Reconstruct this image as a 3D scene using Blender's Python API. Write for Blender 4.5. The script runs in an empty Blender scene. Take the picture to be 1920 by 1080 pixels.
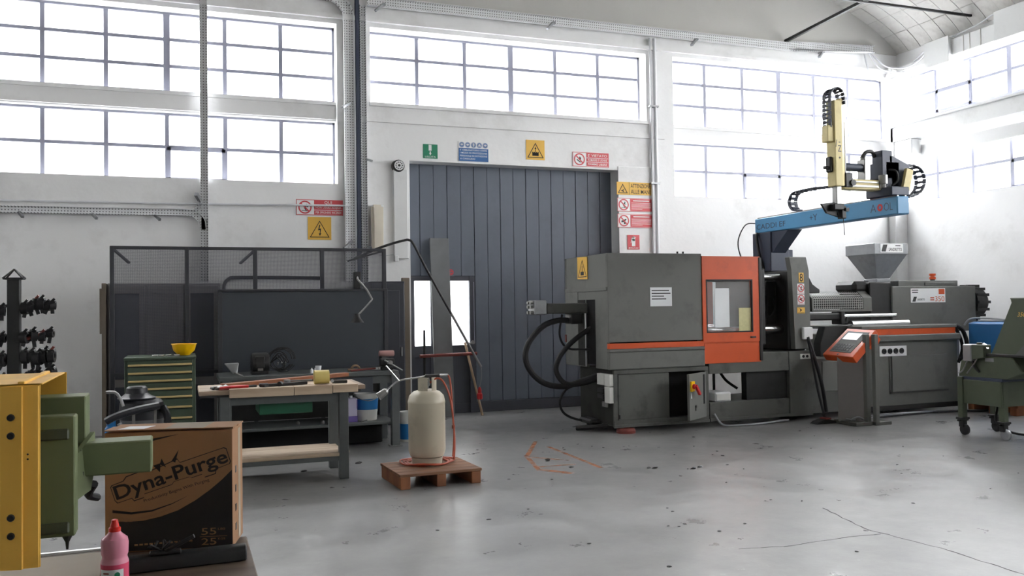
import bpy, bmesh, math, random
from mathutils import Vector, Matrix
random.seed(7)
S = bpy.context.scene
C = S.collection

# ------------------------------------------------------------------ camera, sky, exposure
cam_data = bpy.data.cameras.new('camera')
cam = bpy.data.objects.new('camera', cam_data)
C.objects.link(cam)
S.camera = cam
cam_data.sensor_width = 36.0
cam_data.lens = 1657.2 / 1920 * 36.0
cam_data.clip_start = 0.02
cam_data.clip_end = 300
YAW, PITCH, ROLL = 0.356275, 0.0235396, -0.01438
fw = Vector((math.sin(YAW) * math.cos(PITCH), math.cos(YAW) * math.cos(PITCH), math.sin(PITCH)))
rt = Vector((math.cos(YAW), -math.sin(YAW), 0))
up = rt.cross(fw)
rt2 = rt * math.cos(ROLL) + up * math.sin(ROLL)
up2 = up * math.cos(ROLL) - rt * math.sin(ROLL)
cam.matrix_world = Matrix(((rt2.x, up2.x, -fw.x, 0), (rt2.y, up2.y, -fw.y, 0), (rt2.z, up2.z, -fw.z, 1.5), (0, 0, 0, 1)))

world = bpy.data.worlds.new('overcast_sky')
S.world = world
world.use_nodes = True
bg = world.node_tree.nodes['Background']
bg.inputs['Color'].default_value = (0.955, 0.968, 0.985, 1)
bg.inputs['Strength'].default_value = 9.0
S.view_settings.view_transform = 'Standard'
S.view_settings.look = 'None'
S.view_settings.gamma = 1.0
S.view_settings.use_curve_mapping = False
S.view_settings.exposure = 1.8

def portal(x, y, z, w, h, ax):
    """light portal over a window opening: guides sampling of the sky, gives off no light of its own"""
    l = bpy.data.lights.new('window_portal', 'AREA')
    l.shape = 'RECTANGLE'; l.size = w; l.size_y = h
    l.cycles.is_portal = True
    o = bpy.data.objects.new('window_portal', l); C.objects.link(o)
    d = {'-y': Vector((0, -1, 0)), '-x': Vector((-1, 0, 0)), '+x': Vector((1, 0, 0)), '+y': Vector((0, 1, 0))}[ax]
    o.rotation_euler = (d).to_track_quat('-Z', 'Z').to_euler()
    o.location = (x, y, z)

# ------------------------------------------------------------------ materials
def lin(c):
    c = c / 255.0
    return c / 12.92 if c <= 0.04045 else ((c + 0.055) / 1.055) ** 2.4
def rgb(r, g, b):
    return (lin(r), lin(g), lin(b), 1)
def mat(name, col, rough=0.55, metal=0.0, vary=0.12, scale=6.0, bump=0.0, spec=0.5, bscale=60.0, dirt=None, dscale=2.0, damt=0.5, coat=0.0):
    m = bpy.data.materials.new(name); m.use_nodes = True
    nt = m.node_tree; N = nt.nodes; L = nt.links
    b = N['Principled BSDF']
    b.inputs['Roughness'].default_value = rough
    b.inputs['Metallic'].default_value = metal
    b.inputs['Specular IOR Level'].default_value = spec
    if coat: b.inputs['Coat Weight'].default_value = coat; b.inputs['Coat Roughness'].default_value = 0.1
    c = rgb(*col)
    tc = N.new('ShaderNodeTexCoord')
    n = N.new('ShaderNodeTexNoise'); n.inputs['Scale'].default_value = scale; n.inputs['Detail'].default_value = 5
    L.new(tc.outputs['Object'], n.inputs['Vector'])
    mx = N.new('ShaderNodeMix'); mx.data_type = 'RGBA'
    L.new(n.outputs['Fac'], mx.inputs['Factor'])
    mx.inputs[6].default_value = (c[0] * (1 - vary), c[1] * (1 - vary), c[2] * (1 - vary), 1)
    mx.inputs[7].default_value = (min(1, c[0] * (1 + vary)), min(1, c[1] * (1 + vary)), min(1, c[2] * (1 + vary)), 1)
    out = mx.outputs[2]
    if dirt:
        n2 = N.new('ShaderNodeTexNoise'); n2.inputs['Scale'].default_value = dscale; n2.inputs['Detail'].default_value = 9; n2.inputs['Roughness'].default_value = 0.65
        L.new(tc.outputs['Object'], n2.inputs['Vector'])
        rp = N.new('ShaderNodeValToRGB')
        rp.color_ramp.elements[0].position = 0.52; rp.color_ramp.elements[0].color = (0, 0, 0, 1)
        rp.color_ramp.elements[1].position = 0.75; rp.color_ramp.elements[1].color = (damt, damt, damt, 1)
        L.new(n2.outputs['Fac'], rp.inputs['Fac'])
        m2 = N.new('ShaderNodeMix'); m2.data_type = 'RGBA'
        L.new(rp.outputs['Color'], m2.inputs['Factor'])
        L.new(out, m2.inputs[6]); m2.inputs[7].default_value = rgb(*dirt)
        out = m2.outputs[2]
    L.new(out, b.inputs['Base Color'])
    if bump:
        n3 = N.new('ShaderNodeTexNoise'); n3.inputs['Scale'].default_value = bscale; n3.inputs['Detail'].default_value = 4
        L.new(tc.outputs['Object'], n3.inputs['Vector'])
        bp = N.new('ShaderNodeBump'); bp.inputs['Strength'].default_value = bump; bp.inputs['Distance'].default_value = 0.01
        L.new(n3.outputs['Fac'], bp.inputs['Height']); L.new(bp.outputs['Normal'], b.inputs['Normal'])
    return m
def wood(name, c1, c2, rough=0.6, stretch=(3, 30, 30)):
    m = mat(name, c1, rough)
    nt = m.node_tree; N = nt.nodes; L = nt.links
    b = N['Principled BSDF']
    tc = N.new('ShaderNodeTexCoord'); mp = N.new('ShaderNodeMapping'); mp.inputs['Scale'].default_value = stretch
    L.new(tc.outputs['Object'], mp.inputs['Vector'])
    n = N.new('ShaderNodeTexNoise'); n.inputs['Scale'].default_value = 1.0; n.inputs['Detail'].default_value = 6
    L.new(mp.outputs['Vector'], n.inputs['Vector'])
    rp = N.new('ShaderNodeValToRGB')
    rp.color_ramp.elements[0].position = 0.35; rp.color_ramp.elements[0].color = rgb(*c1)
    rp.color_ramp.elements[1].position = 0.7; rp.color_ramp.elements[1].color = rgb(*c2)
    L.new(n.outputs['Fac'], rp.inputs['Fac']); L.new(rp.outputs['Color'], b.inputs['Base Color'])
    return m
def see_through(name, col, share, gloss=0.08, holes=None):
    """clear glass / film / perforated sheet: transparent mixed with a solid surface"""
    m = bpy.data.materials.new(name); m.use_nodes = True
    nt = m.node_tree; N = nt.nodes; L = nt.links
    out = N['Material Output']; p = N['Principled BSDF']
    p.inputs['Base Color'].default_value = rgb(*col); p.inputs['Roughness'].default_value = gloss
    t = N.new('ShaderNodeBsdfTransparent')
    mx = N.new('ShaderNodeMixShader'); mx.inputs[0].default_value = 1 - share
    L.new(t.outputs[0], mx.inputs[1]); L.new(p.outputs[0], mx.inputs[2]); L.new(mx.outputs[0], out.inputs['Surface'])
    if holes:
        tc = N.new('ShaderNodeTexCoord'); v = N.new('ShaderNodeTexVoronoi')
        v.inputs['Scale'].default_value = 1.0; v.inputs['Randomness'].default_value = 0.0
        mp = N.new('ShaderNodeMapping'); mp.inputs['Scale'].default_value = (holes, 0.0, holes)
        L.new(tc.outputs['Object'], mp.inputs['Vector']); L.new(mp.outputs['Vector'], v.inputs['Vector'])
        g = N.new('ShaderNodeMath'); g.operation = 'GREATER_THAN'; g.inputs[1].default_value = share
        L.new(v.outputs['Distance'], g.inputs[0]); L.new(g.outputs[0], mx.inputs[0])
    return m

M = {}
M['wall'] = mat('white_plaster', (236, 236, 236), 0.85, vary=0.05, scale=1.3, bump=0.25, bscale=14, dirt=(168, 165, 160), dscale=1.1, damt=0.35)
M['frame'] = mat('grey_painted_steel', (146, 148, 164), 0.5, vary=0.08, scale=9, dirt=(150, 150, 155), dscale=4, damt=0.4)
M['white'] = mat('white_enamel', (225, 226, 226), 0.45, vary=0.04, dirt=(170, 168, 165), dscale=3, damt=0.35)
M['tile'] = mat('limewashed_tile', (214, 212, 208), 0.9, vary=0.1, scale=5, bump=0.3, bscale=20, dirt=(150, 146, 140), dscale=3, damt=0.5)
M['mortar'] = mat('grey_mortar', (190, 187, 182), 0.95, vary=0.1, scale=8, bump=0.3, bscale=30)
M['plank'] = mat('blue_grey_door_paint', (102, 109, 121), 0.55, vary=0.08, scale=2.5, dirt=(78, 82, 92), dscale=2, damt=0.4)
M['plankdark'] = mat('dark_grey_door_paint', (70, 72, 80), 0.6, vary=0.1, scale=2.5)
M['groove'] = mat('black_gap', (20, 21, 23), 0.9)
M['glass'] = see_through('window_glass', (235, 240, 240), 0.94, 0.02)
M['machine'] = mat('machine_grey_paint', (110, 111, 107), 0.55, spec=0.3, vary=0.08, scale=3, dirt=(70, 70, 68), dscale=3.0, damt=0.5)
M['machine2'] = mat('machine_base_grey', (92, 93, 89), 0.6, spec=0.3, vary=0.12, scale=3, dirt=(52, 52, 50), dscale=3.5, damt=0.7)
M['dark'] = mat('oily_dark_steel', (46, 46, 46), 0.45, vary=0.3, scale=9, metal=0.3)
M['black'] = mat('black_rubber', (24, 24, 26), 0.55, vary=0.2)
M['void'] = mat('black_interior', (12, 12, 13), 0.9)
M['orange'] = mat('orange_paint', (212, 84, 32), 0.42, vary=0.06, dirt=(150, 62, 34), dscale=4, damt=0.45)
M['chrome'] = mat('bright_steel', (200, 200, 200), 0.22, metal=1.0, vary=0.06)
M['steel'] = mat('dull_steel', (150, 150, 148), 0.4, metal=0.85, vary=0.15, dirt=(80, 78, 75), dscale=8, damt=0.5)
M['galv'] = mat('galvanised_steel', (150, 152, 154), 0.38, metal=0.6, vary=0.15, scale=12, dirt=(90, 90, 90), dscale=5, damt=0.4)
M['blue'] = mat('robot_blue_paint', (82, 146, 190), 0.4, vary=0.06)
M['darkblue'] = mat('dark_blue_paint', (52, 60, 78), 0.5, vary=0.1)
M['cream'] = mat('cream_yellow_paint', (226, 210, 150), 0.5, vary=0.06, dirt=(170, 150, 100), dscale=5, damt=0.3)
M['yellowmetal'] = mat('ochre_yellow_paint', (242, 190, 86), 0.65, spec=0.25, vary=0.07, scale=3, dirt=(140, 104, 50), dscale=4, damt=0.35)
M['green'] = mat('sage_green_paint', (112, 122, 88), 0.6, spec=0.3, vary=0.08, dirt=(66, 84, 52), dscale=3, damt=0.4)
M['dgreen'] = mat('dark_green_paint', (72, 92, 72), 0.45, vary=0.1, dirt=(48, 58, 46), dscale=4, damt=0.5)
M['ggreen'] = mat('granulator_green_paint', (72, 80, 62), 0.5, vary=0.12, dirt=(58, 60, 48), dscale=4, damt=0.6)
M['cabgreen'] = mat('cabinet_green_paint', (72, 86, 70), 0.45, vary=0.08)
M['beige'] = mat('beige_strip', (196, 172, 118), 0.5, vary=0.08)
M['wardrobe'] = mat('dark_grey_sheet', (126, 122, 121), 0.55, vary=0.1, scale=2)
M['wardrobe2'] = mat('slate_sheet', (58, 60, 68), 0.55, vary=0.1, scale=2)
M['board'] = mat('slate_blue_board', (60, 65, 72), 0.5, vary=0.08, scale=2)
M['mesh'] = see_through('perforated_dark_sheet', (70, 71, 80), 0.365, 0.6, holes=140)
M['mesh'].node_tree.nodes['Principled BSDF'].inputs['Roughness'].default_value = 0.6
M['meshframe'] = mat('dark_mesh_frame', (58, 59, 64), 0.55)
M['beech'] = wood('pale_beech', (172, 150, 126), (200, 180, 156), 0.6, (2, 14, 14))
M['benchtop'] = wood('worn_bench_top', (140, 122, 104), (170, 150, 128), 0.6, (2, 12, 12))
M['darkwood'] = wood('dark_stained_top', (78, 64, 54), (104, 88, 74), 0.6, (2, 12, 12))
M['blotchgrey'] = mat('blotched_dark_grey', (56, 56, 53), 0.75, spec=0.15, vary=0.25, dirt=(30, 30, 29), dscale=4, damt=0.8)  # near-black blotched grey for sheets on the machine's left faces
M['slab'] = mat('worn_steel_slab', (186, 178, 168), 0.75, spec=0.2, vary=0.1)
M['uppergrey'] = mat('grey_upper_wall', (192, 191, 187), 0.9, vary=0.05, scale=2, bump=0.2, bscale=14)
M['stickgrey'] = mat('greyed_timber', (132, 120, 106), 0.7, vary=0.12)
M['pipewhite'] = mat('white_pipe_paint', (212, 213, 216), 0.5)
M['rustwood'] = wood('rusty_brown_plank', (128, 74, 42), (158, 96, 58), 0.65, (3, 20, 20))
M['palletwood'] = wood('stained_brown_wood', (112, 78, 56), (146, 104, 74), 0.7, (3, 18, 18))
M['palletend'] = wood('reddish_wood_block', (120, 74, 48), (152, 96, 62), 0.7, (8, 8, 3))
M['stick'] = wood('bare_stick', (140, 116, 92), (170, 142, 112), 0.6, (20, 20, 2))
M['benchsteel'] = mat('bench_grey_paint', (84, 88, 88), 0.5, vary=0.1, dirt=(58, 60, 60), dscale=4, damt=0.5)
M['gas'] = mat('beige_cylinder_paint', (192, 184, 164), 0.42, vary=0.05, scale=4, dirt=(120, 112, 95), dscale=5, damt=0.35)
M['hosered'] = mat('orange_rubber_hose', (176, 78, 50), 0.5, vary=0.1)
M['red'] = mat('red_plastic', (196, 34, 34), 0.4, vary=0.05)
M['redpaint'] = mat('dull_red_paint', (126, 56, 48), 0.5, vary=0.15, dirt=(90, 62, 54), dscale=9, damt=0.5)
M['yellow'] = mat('yellow_plastic', (246, 190, 0), 0.35, vary=0.03)
M['signyellow'] = mat('sign_yellow', (230, 182, 78), 0.5, vary=0.04)
M['signred'] = mat('sign_red', (206, 74, 80), 0.5, vary=0.04)
M['signblue'] = mat('sign_blue', (50, 100, 158), 0.5, vary=0.04)
M['signgreen'] = mat('sign_green', (34, 130, 96), 0.5, vary=0.04)
M['signwhite'] = mat('sign_white', (236, 236, 236), 0.5, vary=0.02)
M['ink'] = mat('black_print', (24, 22, 22), 0.6, vary=0.05)
M['card'] = mat('brown_cardboard', (156, 116, 82), 0.8, vary=0.06, scale=3)
M['cardprint'] = mat('dark_card_print', (30, 26, 26), 0.7, vary=0.1)
M['cardtan'] = mat('tan_card_print', (150, 112, 80), 0.8, vary=0.05)
M['tape'] = mat('glossy_tape', (206, 192, 170), 0.12, vary=0.05)
M['paper'] = mat('white_paper', (230, 232, 234), 0.6, vary=0.03)
M['note'] = mat('yellowed_note', (206, 200, 150), 0.6, vary=0.15, scale=30)
M['pinkfluid'] = mat('pink_fluid', (222, 84, 116), 0.25, vary=0.03)
M['pinkplastic'] = mat('pale_pink_plastic', (230, 150, 172), 0.25, vary=0.03)
M['redcap'] = mat('red_cap', (226, 44, 36), 0.3, vary=0.03)
M['bucketwhite'] = mat('white_bucket_plastic', (214, 214, 208), 0.45, vary=0.05)
M['bucketblue'] = mat('blue_bucket_print', (24, 112, 180), 0.45, vary=0.1)
M['lilac'] = mat('lilac_tin', (186, 182, 206), 0.4, vary=0.05)
M['lilac2'] = mat('purple_tin_print', (108, 92, 160), 0.4, vary=0.1)
M['concrete'] = mat('grey_board', (120, 122, 124), 0.85, vary=0.12, scale=8)
M['lampcream'] = mat('aged_lamp_diffuser', (220, 212, 196), 0.5, vary=0.1, scale=5)
M['vacgrey'] = mat('vacuum_grey_drum', (112, 112, 114), 0.4, vary=0.05)
M['vacblack'] = mat('vacuum_black_plastic', (30, 31, 36), 0.4, vary=0.1)
M['paving'] = mat('pale_outdoor_paving', (190, 190, 188), 0.9)
M['film'] = see_through('clear_guard_window', (190, 190, 190), 0.72, 0.15)
M['beltgrey'] = mat('cable_chain_plastic', (58, 62, 74), 0.55, vary=0.1)
M['bluemachine'] = mat('blue_machine_paint', (44, 108, 166), 0.45, vary=0.08)
M['rustmark'] = see_through('rust_stain', (164, 104, 66), 0.5, 0.6)
_nt = M['rustmark'].node_tree
_tc = _nt.nodes.new('ShaderNodeTexCoord'); _n = _nt.nodes.new('ShaderNodeTexNoise'); _n.inputs['Scale'].default_value = 7; _n.inputs['Detail'].default_value = 8
_r = _nt.nodes.new('ShaderNodeValToRGB'); _r.color_ramp.elements[0].position = 0.32; _r.color_ramp.elements[1].position = 0.62
_r.color_ramp.elements[1].color = (0.7, 0.7, 0.7, 1)
_nt.links.new(_tc.outputs['Object'], _n.inputs['Vector']); _nt.links.new(_n.outputs['Fac'], _r.inputs['Fac'])
_nt.links.new(_r.outputs['Color'], [n for n in _nt.nodes if n.type == 'MIX_SHADER'][0].inputs[0])

def perforated(name, col):
    m = mat(name, col, 0.45, vary=0.04)
    nt = m.node_tree; N = nt.nodes; L = nt.links; b = N['Principled BSDF']
    tc = N.new('ShaderNodeTexCoord'); v = N.new('ShaderNodeTexVoronoi'); v.inputs['Scale'].default_value = 1.0; v.inputs['Randomness'].default_value = 0.0
    mp = N.new('ShaderNodeMapping'); mp.inputs['Scale'].default_value = (28, 0.0, 28)
    L.new(tc.outputs['Object'], mp.inputs['Vector']); L.new(mp.outputs['Vector'], v.inputs['Vector'])
    g = N.new('ShaderNodeMath'); g.operation = 'LESS_THAN'; g.inputs[1].default_value = 0.22
    L.new(v.outputs['Distance'], g.inputs[0])
    old = b.inputs['Base Color'].links[0].from_socket
    mx = N.new('ShaderNodeMix'); mx.data_type = 'RGBA'
    L.new(g.outputs[0], mx.inputs['Factor']); L.new(old, mx.inputs[6]); mx.inputs[7].default_value = rgb(120, 120, 122)
    L.new(mx.outputs[2], b.inputs['Base Color'])
    return m
M['tray'] = perforated('perforated_white_tray', (232, 233, 234))
M['barrelguard'] = see_through('square_hole_guard', (150, 150, 146), 0.40, 0.4, holes=30)
M['barrelguard'].node_tree.nodes['Principled BSDF'].inputs['Metallic'].default_value = 0.5

def floor_material():
    m = bpy.data.materials.new('painted_concrete_floor'); m.use_nodes = True
    nt = m.node_tree; N = nt.nodes; L = nt.links; b = N['Principled BSDF']
    tc = N.new('ShaderNodeTexCoord')
    def noise(s, d=8, r=0.6):
        n = N.new('ShaderNodeTexNoise'); n.inputs['Scale'].default_value = s; n.inputs['Detail'].default_value = d; n.inputs['Roughness'].default_value = r
        L.new(tc.outputs['Object'], n.inputs['Vector']); return n
    def ramp(src, p0, c0, p1, c1):
        r = N.new('ShaderNodeValToRGB'); r.color_ramp.elements[0].position = p0; r.color_ramp.elements[0].color = c0
        r.color_ramp.elements[1].position = p1; r.color_ramp.elements[1].color = c1
        L.new(src, r.inputs['Fac']); return r.outputs['Color']
    base = ramp(noise(0.8, 10, 0.6).outputs['Fac'], 0.3, rgb(116, 116, 116), 0.72, rgb(140, 140, 139))
    def over(a, fac, col):
        x = N.new('ShaderNodeMix'); x.data_type = 'RGBA'; L.new(fac, x.inputs['Factor']); L.new(a, x.inputs[6]); x.inputs[7].default_value = col; return x.outputs[2]
    scuff = ramp(noise(9, 10, 0.75).outputs['Fac'], 0.62, (0, 0, 0, 1), 0.72, (0.35, 0.35, 0.35, 1))
    base = over(base, scuff, rgb(190, 190, 190))
    spot = ramp(noise(5.5, 6, 0.7).outputs['Fac'], 0.69, (0, 0, 0, 1), 0.76, (0.75, 0.75, 0.75, 1))
    base = over(base, spot, rgb(84, 83, 82))
    L.new(base, b.inputs['Base Color'])
    rr = ramp(noise(2.2, 8, 0.7).outputs['Fac'], 0.3, (0.245, 0.245, 0.245, 1), 0.75, (0.44, 0.44, 0.44, 1))
    L.new(rr, b.inputs['Roughness'])
    bp = N.new('ShaderNodeBump'); bp.inputs['Strength'].default_value = 0.25; bp.inputs['Distance'].default_value = 0.004
    L.new(noise(11, 6, 0.6).outputs['Fac'], bp.inputs['Height']); L.new(bp.outputs['Normal'], b.inputs['Normal'])
    b.inputs['Specular IOR Level'].default_value = 0.6
    return m
M['floor'] = floor_material()

# ------------------------------------------------------------------ mesh helpers
class Fr:
    """a plane to draw on: origin, two in-plane directions, outward normal"""
    def __init__(s, o, u, v, n=None):
        s.o = Vector(o); s.u = Vector(u).normalized(); s.v = Vector(v).normalized()
        s.n = Vector(n).normalized() if n else s.u.cross(s.v)
    def P(s, a, b, w=0.0):
        return s.o + s.u * a + s.v * b + s.n * w
def wallfr(x, z, y=12.08):
    return Fr((x, y, z), (1, 0, 0), (0, 0, 1), (0, -1, 0))

def smooth_path(pts, n=6):
    P = [Vector(p) for p in pts]
    if len(P) < 3: return P
    out = []
    for i in range(len(P) - 1):
        p0 = P[max(0, i - 1)]; p1 = P[i]; p2 = P[i + 1]; p3 = P[min(len(P) - 1, i + 2)]
        for k in range(n):
            t = k / n
            out.append(0.5 * ((2 * p1) + (p2 - p0) * t + (2 * p0 - 5 * p1 + 4 * p2 - p3) * t * t + (3 * p1 - p0 - 3 * p2 + p3) * t ** 3))
    out.append(P[-1]); return out

class MB:
    def __init__(s): s.bm = bmesh.new()
    def _take(s, bm2, mtx=None):
        me = bpy.data.meshes.new('tmp'); bm2.to_mesh(me); bm2.free()
        if mtx is not None: me.transform(mtx)
        s.bm.from_mesh(me); bpy.data.meshes.remove(me); return s
    def box(s, x0, x1, y0, y1, z0, z1, bev=0.0, mtx=None, seg=1):
        b = bmesh.new()
        v = [b.verts.new((x, y, z)) for x in (x0, x1) for y in (y0, y1) for z in (z0, z1)]
        for f in ((0, 1, 3, 2), (4, 6, 7, 5), (0, 4, 5, 1), (2, 3, 7, 6), (0, 2, 6, 4), (1, 5, 7, 3)):
            b.faces.new([v[i] for i in f])
        if bev:
            bmesh.ops.bevel(b, geom=b.edges[:], offset=bev, segments=seg, affect='EDGES', clamp_overlap=True)
        bmesh.ops.recalc_face_normals(b, faces=b.faces[:])
        return s._take(b, mtx)
    def prism(s, pts, d, bev=0.0):
        """closed polygon of 3D points pushed along d"""
        b = bmesh.new(); d = Vector(d)
        n = len(pts); A = [b.verts.new(Vector(p)) for p in pts]; B = [b.verts.new(Vector(p) + d) for p in pts]
        b.faces.new(A); b.faces.new(B[::-1])
        for i in range(n): b.faces.new([A[i], B[i], B[(i + 1) % n], A[(i + 1) % n]])
        if bev: bmesh.ops.bevel(b, geom=b.edges[:], offset=bev, segments=1, affect='EDGES', clamp_overlap=True)
        bmesh.ops.recalc_face_normals(b, faces=b.faces[:])
        return s._take(b)
    def flat(s, fr, pts, w0=0.0, w1=0.002):
        return s.prism([fr.P(a, b, w0) for a, b in pts], fr.n * (w1 - w0))
    def rect(s, fr, a0, b0, a1, b1, w0=0.0, w1=0.002):
        return s.flat(fr, [(a0, b0), (a1, b0), (a1, b1), (a0, b1)], w0, w1)
    def disc(s, fr, a, b, r, w0=0.0, w1=0.002, n=20):
        return s.flat(fr, [(a + r * math.cos(t * 2 * math.pi / n), b + r * math.sin(t * 2 * math.pi / n)) for t in range(n)], w0, w1)
    def ring(s, fr, pts_out, pts_in, w0=0.0, w1=0.002):
        b = bmesh.new(); n = len(pts_out)
        def row(pp, w): return [b.verts.new(fr.P(x, y, w)) for x, y in pp]
        o0, o1, i0, i1 = row(pts_out, w0), row(pts_out, w1), row(pts_in, w0), row(pts_in, w1)
        for k in range(n):
            j = (k + 1) % n
            for q in ((o1[k], o1[j], i1[j], i1[k]), (o0[j], o0[k], i0[k], i0[j]), (o0[k], o0[j], o1[j], o1[k]), (i0[j], i0[k], i1[k], i1[j])): b.faces.new(q)
        bmesh.ops.recalc_face_normals(b, faces=b.faces[:])
        return s._take(b)
    def circ(s, fr, a, b, r0, r1, w0=0.0, w1=0.002, n=24):
        c = lambda r: [(a + r * math.cos(t * 2 * math.pi / n), b + r * math.sin(t * 2 * math.pi / n)) for t in range(n)]
        return s.ring(fr, c(r1), c(r0), w0, w1)
    def tri(s, fr, a, b, h, t, w0=0.0, w1=0.002):
        """outlined warning triangle, base centre a,b, height h, line width t"""
        w = h * 0.58
        return s.ring(fr, [(a - w, b), (a + w, b), (a, b + h)], [(a - w + 1.8 * t, b + t), (a + w - 1.8 * t, b + t), (a, b + h - 2.0 * t)], w0, w1)
    def bar(s, fr, a0, b0, a1, b1, t, w0=0.0, w1=0.002):
        d = Vector((a1 - a0, b1 - b0)).normalized(); q = Vector((-d.y, d.x)) * t / 2
        return s.flat(fr, [(a0 + q.x, b0 + q.y), (a0 - q.x, b0 - q.y), (a1 - q.x, b1 - q.y), (a1 + q.x, b1 + q.y)], w0, w1)
    def tube(s, pts, r, seg=8, smooth=6, r1=None):
        P = smooth_path(pts, smooth) if smooth and len(pts) > 2 else [Vector(p) for p in pts]
        b = bmesh.new(); rows = []; prev = None; n = len(P)
        for i, p in enumerate(P):
            t = (P[min(i + 1, n - 1)] - P[max(i - 1, 0)]).normalized()
            if prev is None:
                a = Vector((0, 0, 1)) if abs(t.z) < 0.9 else Vector((1, 0, 0)); x = t.cross(a).normalized()
            else:
                x = (prev - t * prev.dot(t)).normalized()
            prev = x; y = t.cross(x)
            rr = r if r1 is None else r + (r1 - r) * i / (n - 1)
            rows.append([b.verts.new(p + (x * math.cos(k * 2 * math.pi / seg) + y * math.sin(k * 2 * math.pi / seg)) * rr) for k in range(seg)])
        for i in range(n - 1):
            for k in range(seg):
                j = (k + 1) % seg; b.faces.new([rows[i][k], rows[i][j], rows[i + 1][j], rows[i + 1][k]])
        b.faces.new(rows[0][::-1]); b.faces.new(rows[-1])
        bmesh.ops.recalc_face_normals(b, faces=b.faces[:])
        return s._take(b)
    def lathe(s, c, prof, axis='z', seg=24):
        """prof: (radius, height) pairs from one closed end to the other"""
        b = bmesh.new(); rows = []
        c = Vector(c)
        ax = {'z': (Vector((1, 0, 0)), Vector((0, 1, 0)), Vector((0, 0, 1))), 'x': (Vector((0, 1, 0)), Vector((0, 0, 1)), Vector((1, 0, 0))), 'y': (Vector((1, 0, 0)), Vector((0, 0, 1)), Vector((0, 1, 0)))}
        X, Y, Z = ax[axis] if isinstance(axis, str) else axis
        for r, h in prof:
            r = max(r, 1e-4)
            rows.append([b.verts.new(c + Z * h + (X * math.cos(k * 2 * math.pi / seg) + Y * math.sin(k * 2 * math.pi / seg)) * r) for k in range(seg)])
        for i in range(len(rows) - 1):
            for k in range(seg):
                j = (k + 1) % seg; b.faces.new([rows[i][k], rows[i][j], rows[i + 1][j], rows[i + 1][k]])
        b.faces.new(rows[0][::-1]); b.faces.new(rows[-1])
        bmesh.ops.recalc_face_normals(b, faces=b.faces[:])
        return s._take(b)
    def rod(s, p0, p1, r, seg=10, r1=None):
        return s.tube([p0, p1], r, seg, 0, r1)
    def beam(s, p0, p1, w, h, side=None, bev=0.0):
        """box section w x h along p0-p1"""
        p0 = Vector(p0); p1 = Vector(p1); t = (p1 - p0); l = t.length; t.normalize()
        a = Vector(side) if side else (Vector((0, 0, 1)) if abs(t.z) < 0.9 else Vector((0, 1, 0)))
        x = t.cross(a).normalized(); y = x.cross(t)
        m = Matrix(((x.x, t.x, y.x, p0.x), (x.y, t.y, y.y, p0.y), (x.z, t.z, y.z, p0.z), (0, 0, 0, 1)))
        return s.box(-w / 2, w / 2, 0, l, -h / 2, h / 2, bev, m)
    def blob(s, c, rx, ry, rz, jit=0.0, sub=1):
        b = bmesh.new(); bmesh.ops.create_icosphere(b, subdivisions=sub, radius=1)
        for v in b.verts:
            k = 1 + random.uniform(-jit, jit); v.co = Vector((v.co.x * rx * k, v.co.y * ry * k, v.co.z * rz * k)) + Vector(c)
        return s._take(b)
    def build(s, name, m, parent=None, loc=None, kind=None, label=None, rot=None):
        me = bpy.data.meshes.new(name)
        base = Vector((0, 0, 0))
        if parent is not None:
            base = root_loc(parent)
        elif loc is not None:
            base = Vector(loc)
        bmesh.ops.translate(s.bm, verts=s.bm.verts[:], vec=-base)
        s.bm.to_mesh(me); s.bm.free()
        me.shade_smooth(); me.set_sharp_from_angle(angle=math.radians(32))
        me.materials.append(M[m] if isinstance(m, str) else m)
        o = bpy.data.objects.new(name, me); C.objects.link(o)
        if parent is not None: o.parent = parent
        elif loc is not None: o.location = loc
        if kind: o['kind'] = kind
        if label: o['label'] = label
        return o
def root_loc(o):
    v = Vector((0, 0, 0))
    while o is not None:
        v += o.location; o = o.parent
    return v
def thing(name, label, cat, loc=(0, 0, 0), group=None):
    o = bpy.data.objects.new(name, None); C.objects.link(o)
    o.empty_display_size = 0.1
    o.location = loc; o['label'] = label; o['category'] = cat
    if group: o['group'] = group
    return o
def tag(o, label, cat, group=None):
    o['label'] = label; o['category'] = cat
    if group: o['group'] = group
    return o
def setting(name, loc=(0, 0, 0)):
    o = bpy.data.objects.new(name, None); C.objects.link(o); o.location = loc; o['kind'] = 'structure'; return o
def dup(o, off=(0, 0, 0), parent=None, top=True):
    c = o.copy(); C.objects.link(c)
    if parent is not None: c.parent = parent
    if top: c.location = o.location + Vector(off)
    for ch in list(o.children): dup(ch, (0, 0, 0), c, False)
    return c
def text(s, fr, a, b, w, h, m, parent, depth=0.001, w0=0.0, off=0.0, name='lettering', shear=0.0, kind=None):
    """flat lettering fitted into the w x h rectangle whose lower left corner is a,b on the plane"""
    cu = bpy.data.curves.new('lettering', 'FONT'); cu.body = s; cu.resolution_u = 3; cu.offset = off; cu.shear = shear
    cu.extrude = 0.001
    o = bpy.data.objects.new('lettering_source', cu); C.objects.link(o)
    me = bpy.data.meshes.new_from_object(o)
    bpy.data.objects.remove(o); bpy.data.curves.remove(cu)
    if not me.vertices: return None
    xs = [v.co.x for v in me.vertices]; ys = [v.co.y for v in me.vertices]
    x0, x1, y0, y1 = min(xs), max(xs), min(ys), max(ys)
    sx = w / max(1e-6, x1 - x0); sy = h / max(1e-6, y1 - y0)
    base = root_loc(parent)
    for v in me.vertices:
        q = fr.P(a + (v.co.x - x0) * sx, b + (v.co.y - y0) * sy, w0 + (depth if v.co.z > 0 else 0)) - base
        v.co = q
    me.materials.clear(); me.materials.append(M[m])
    me.name = name
    ob = bpy.data.objects.new(name, me); C.objects.link(ob); ob.parent = parent
    return ob
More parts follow.
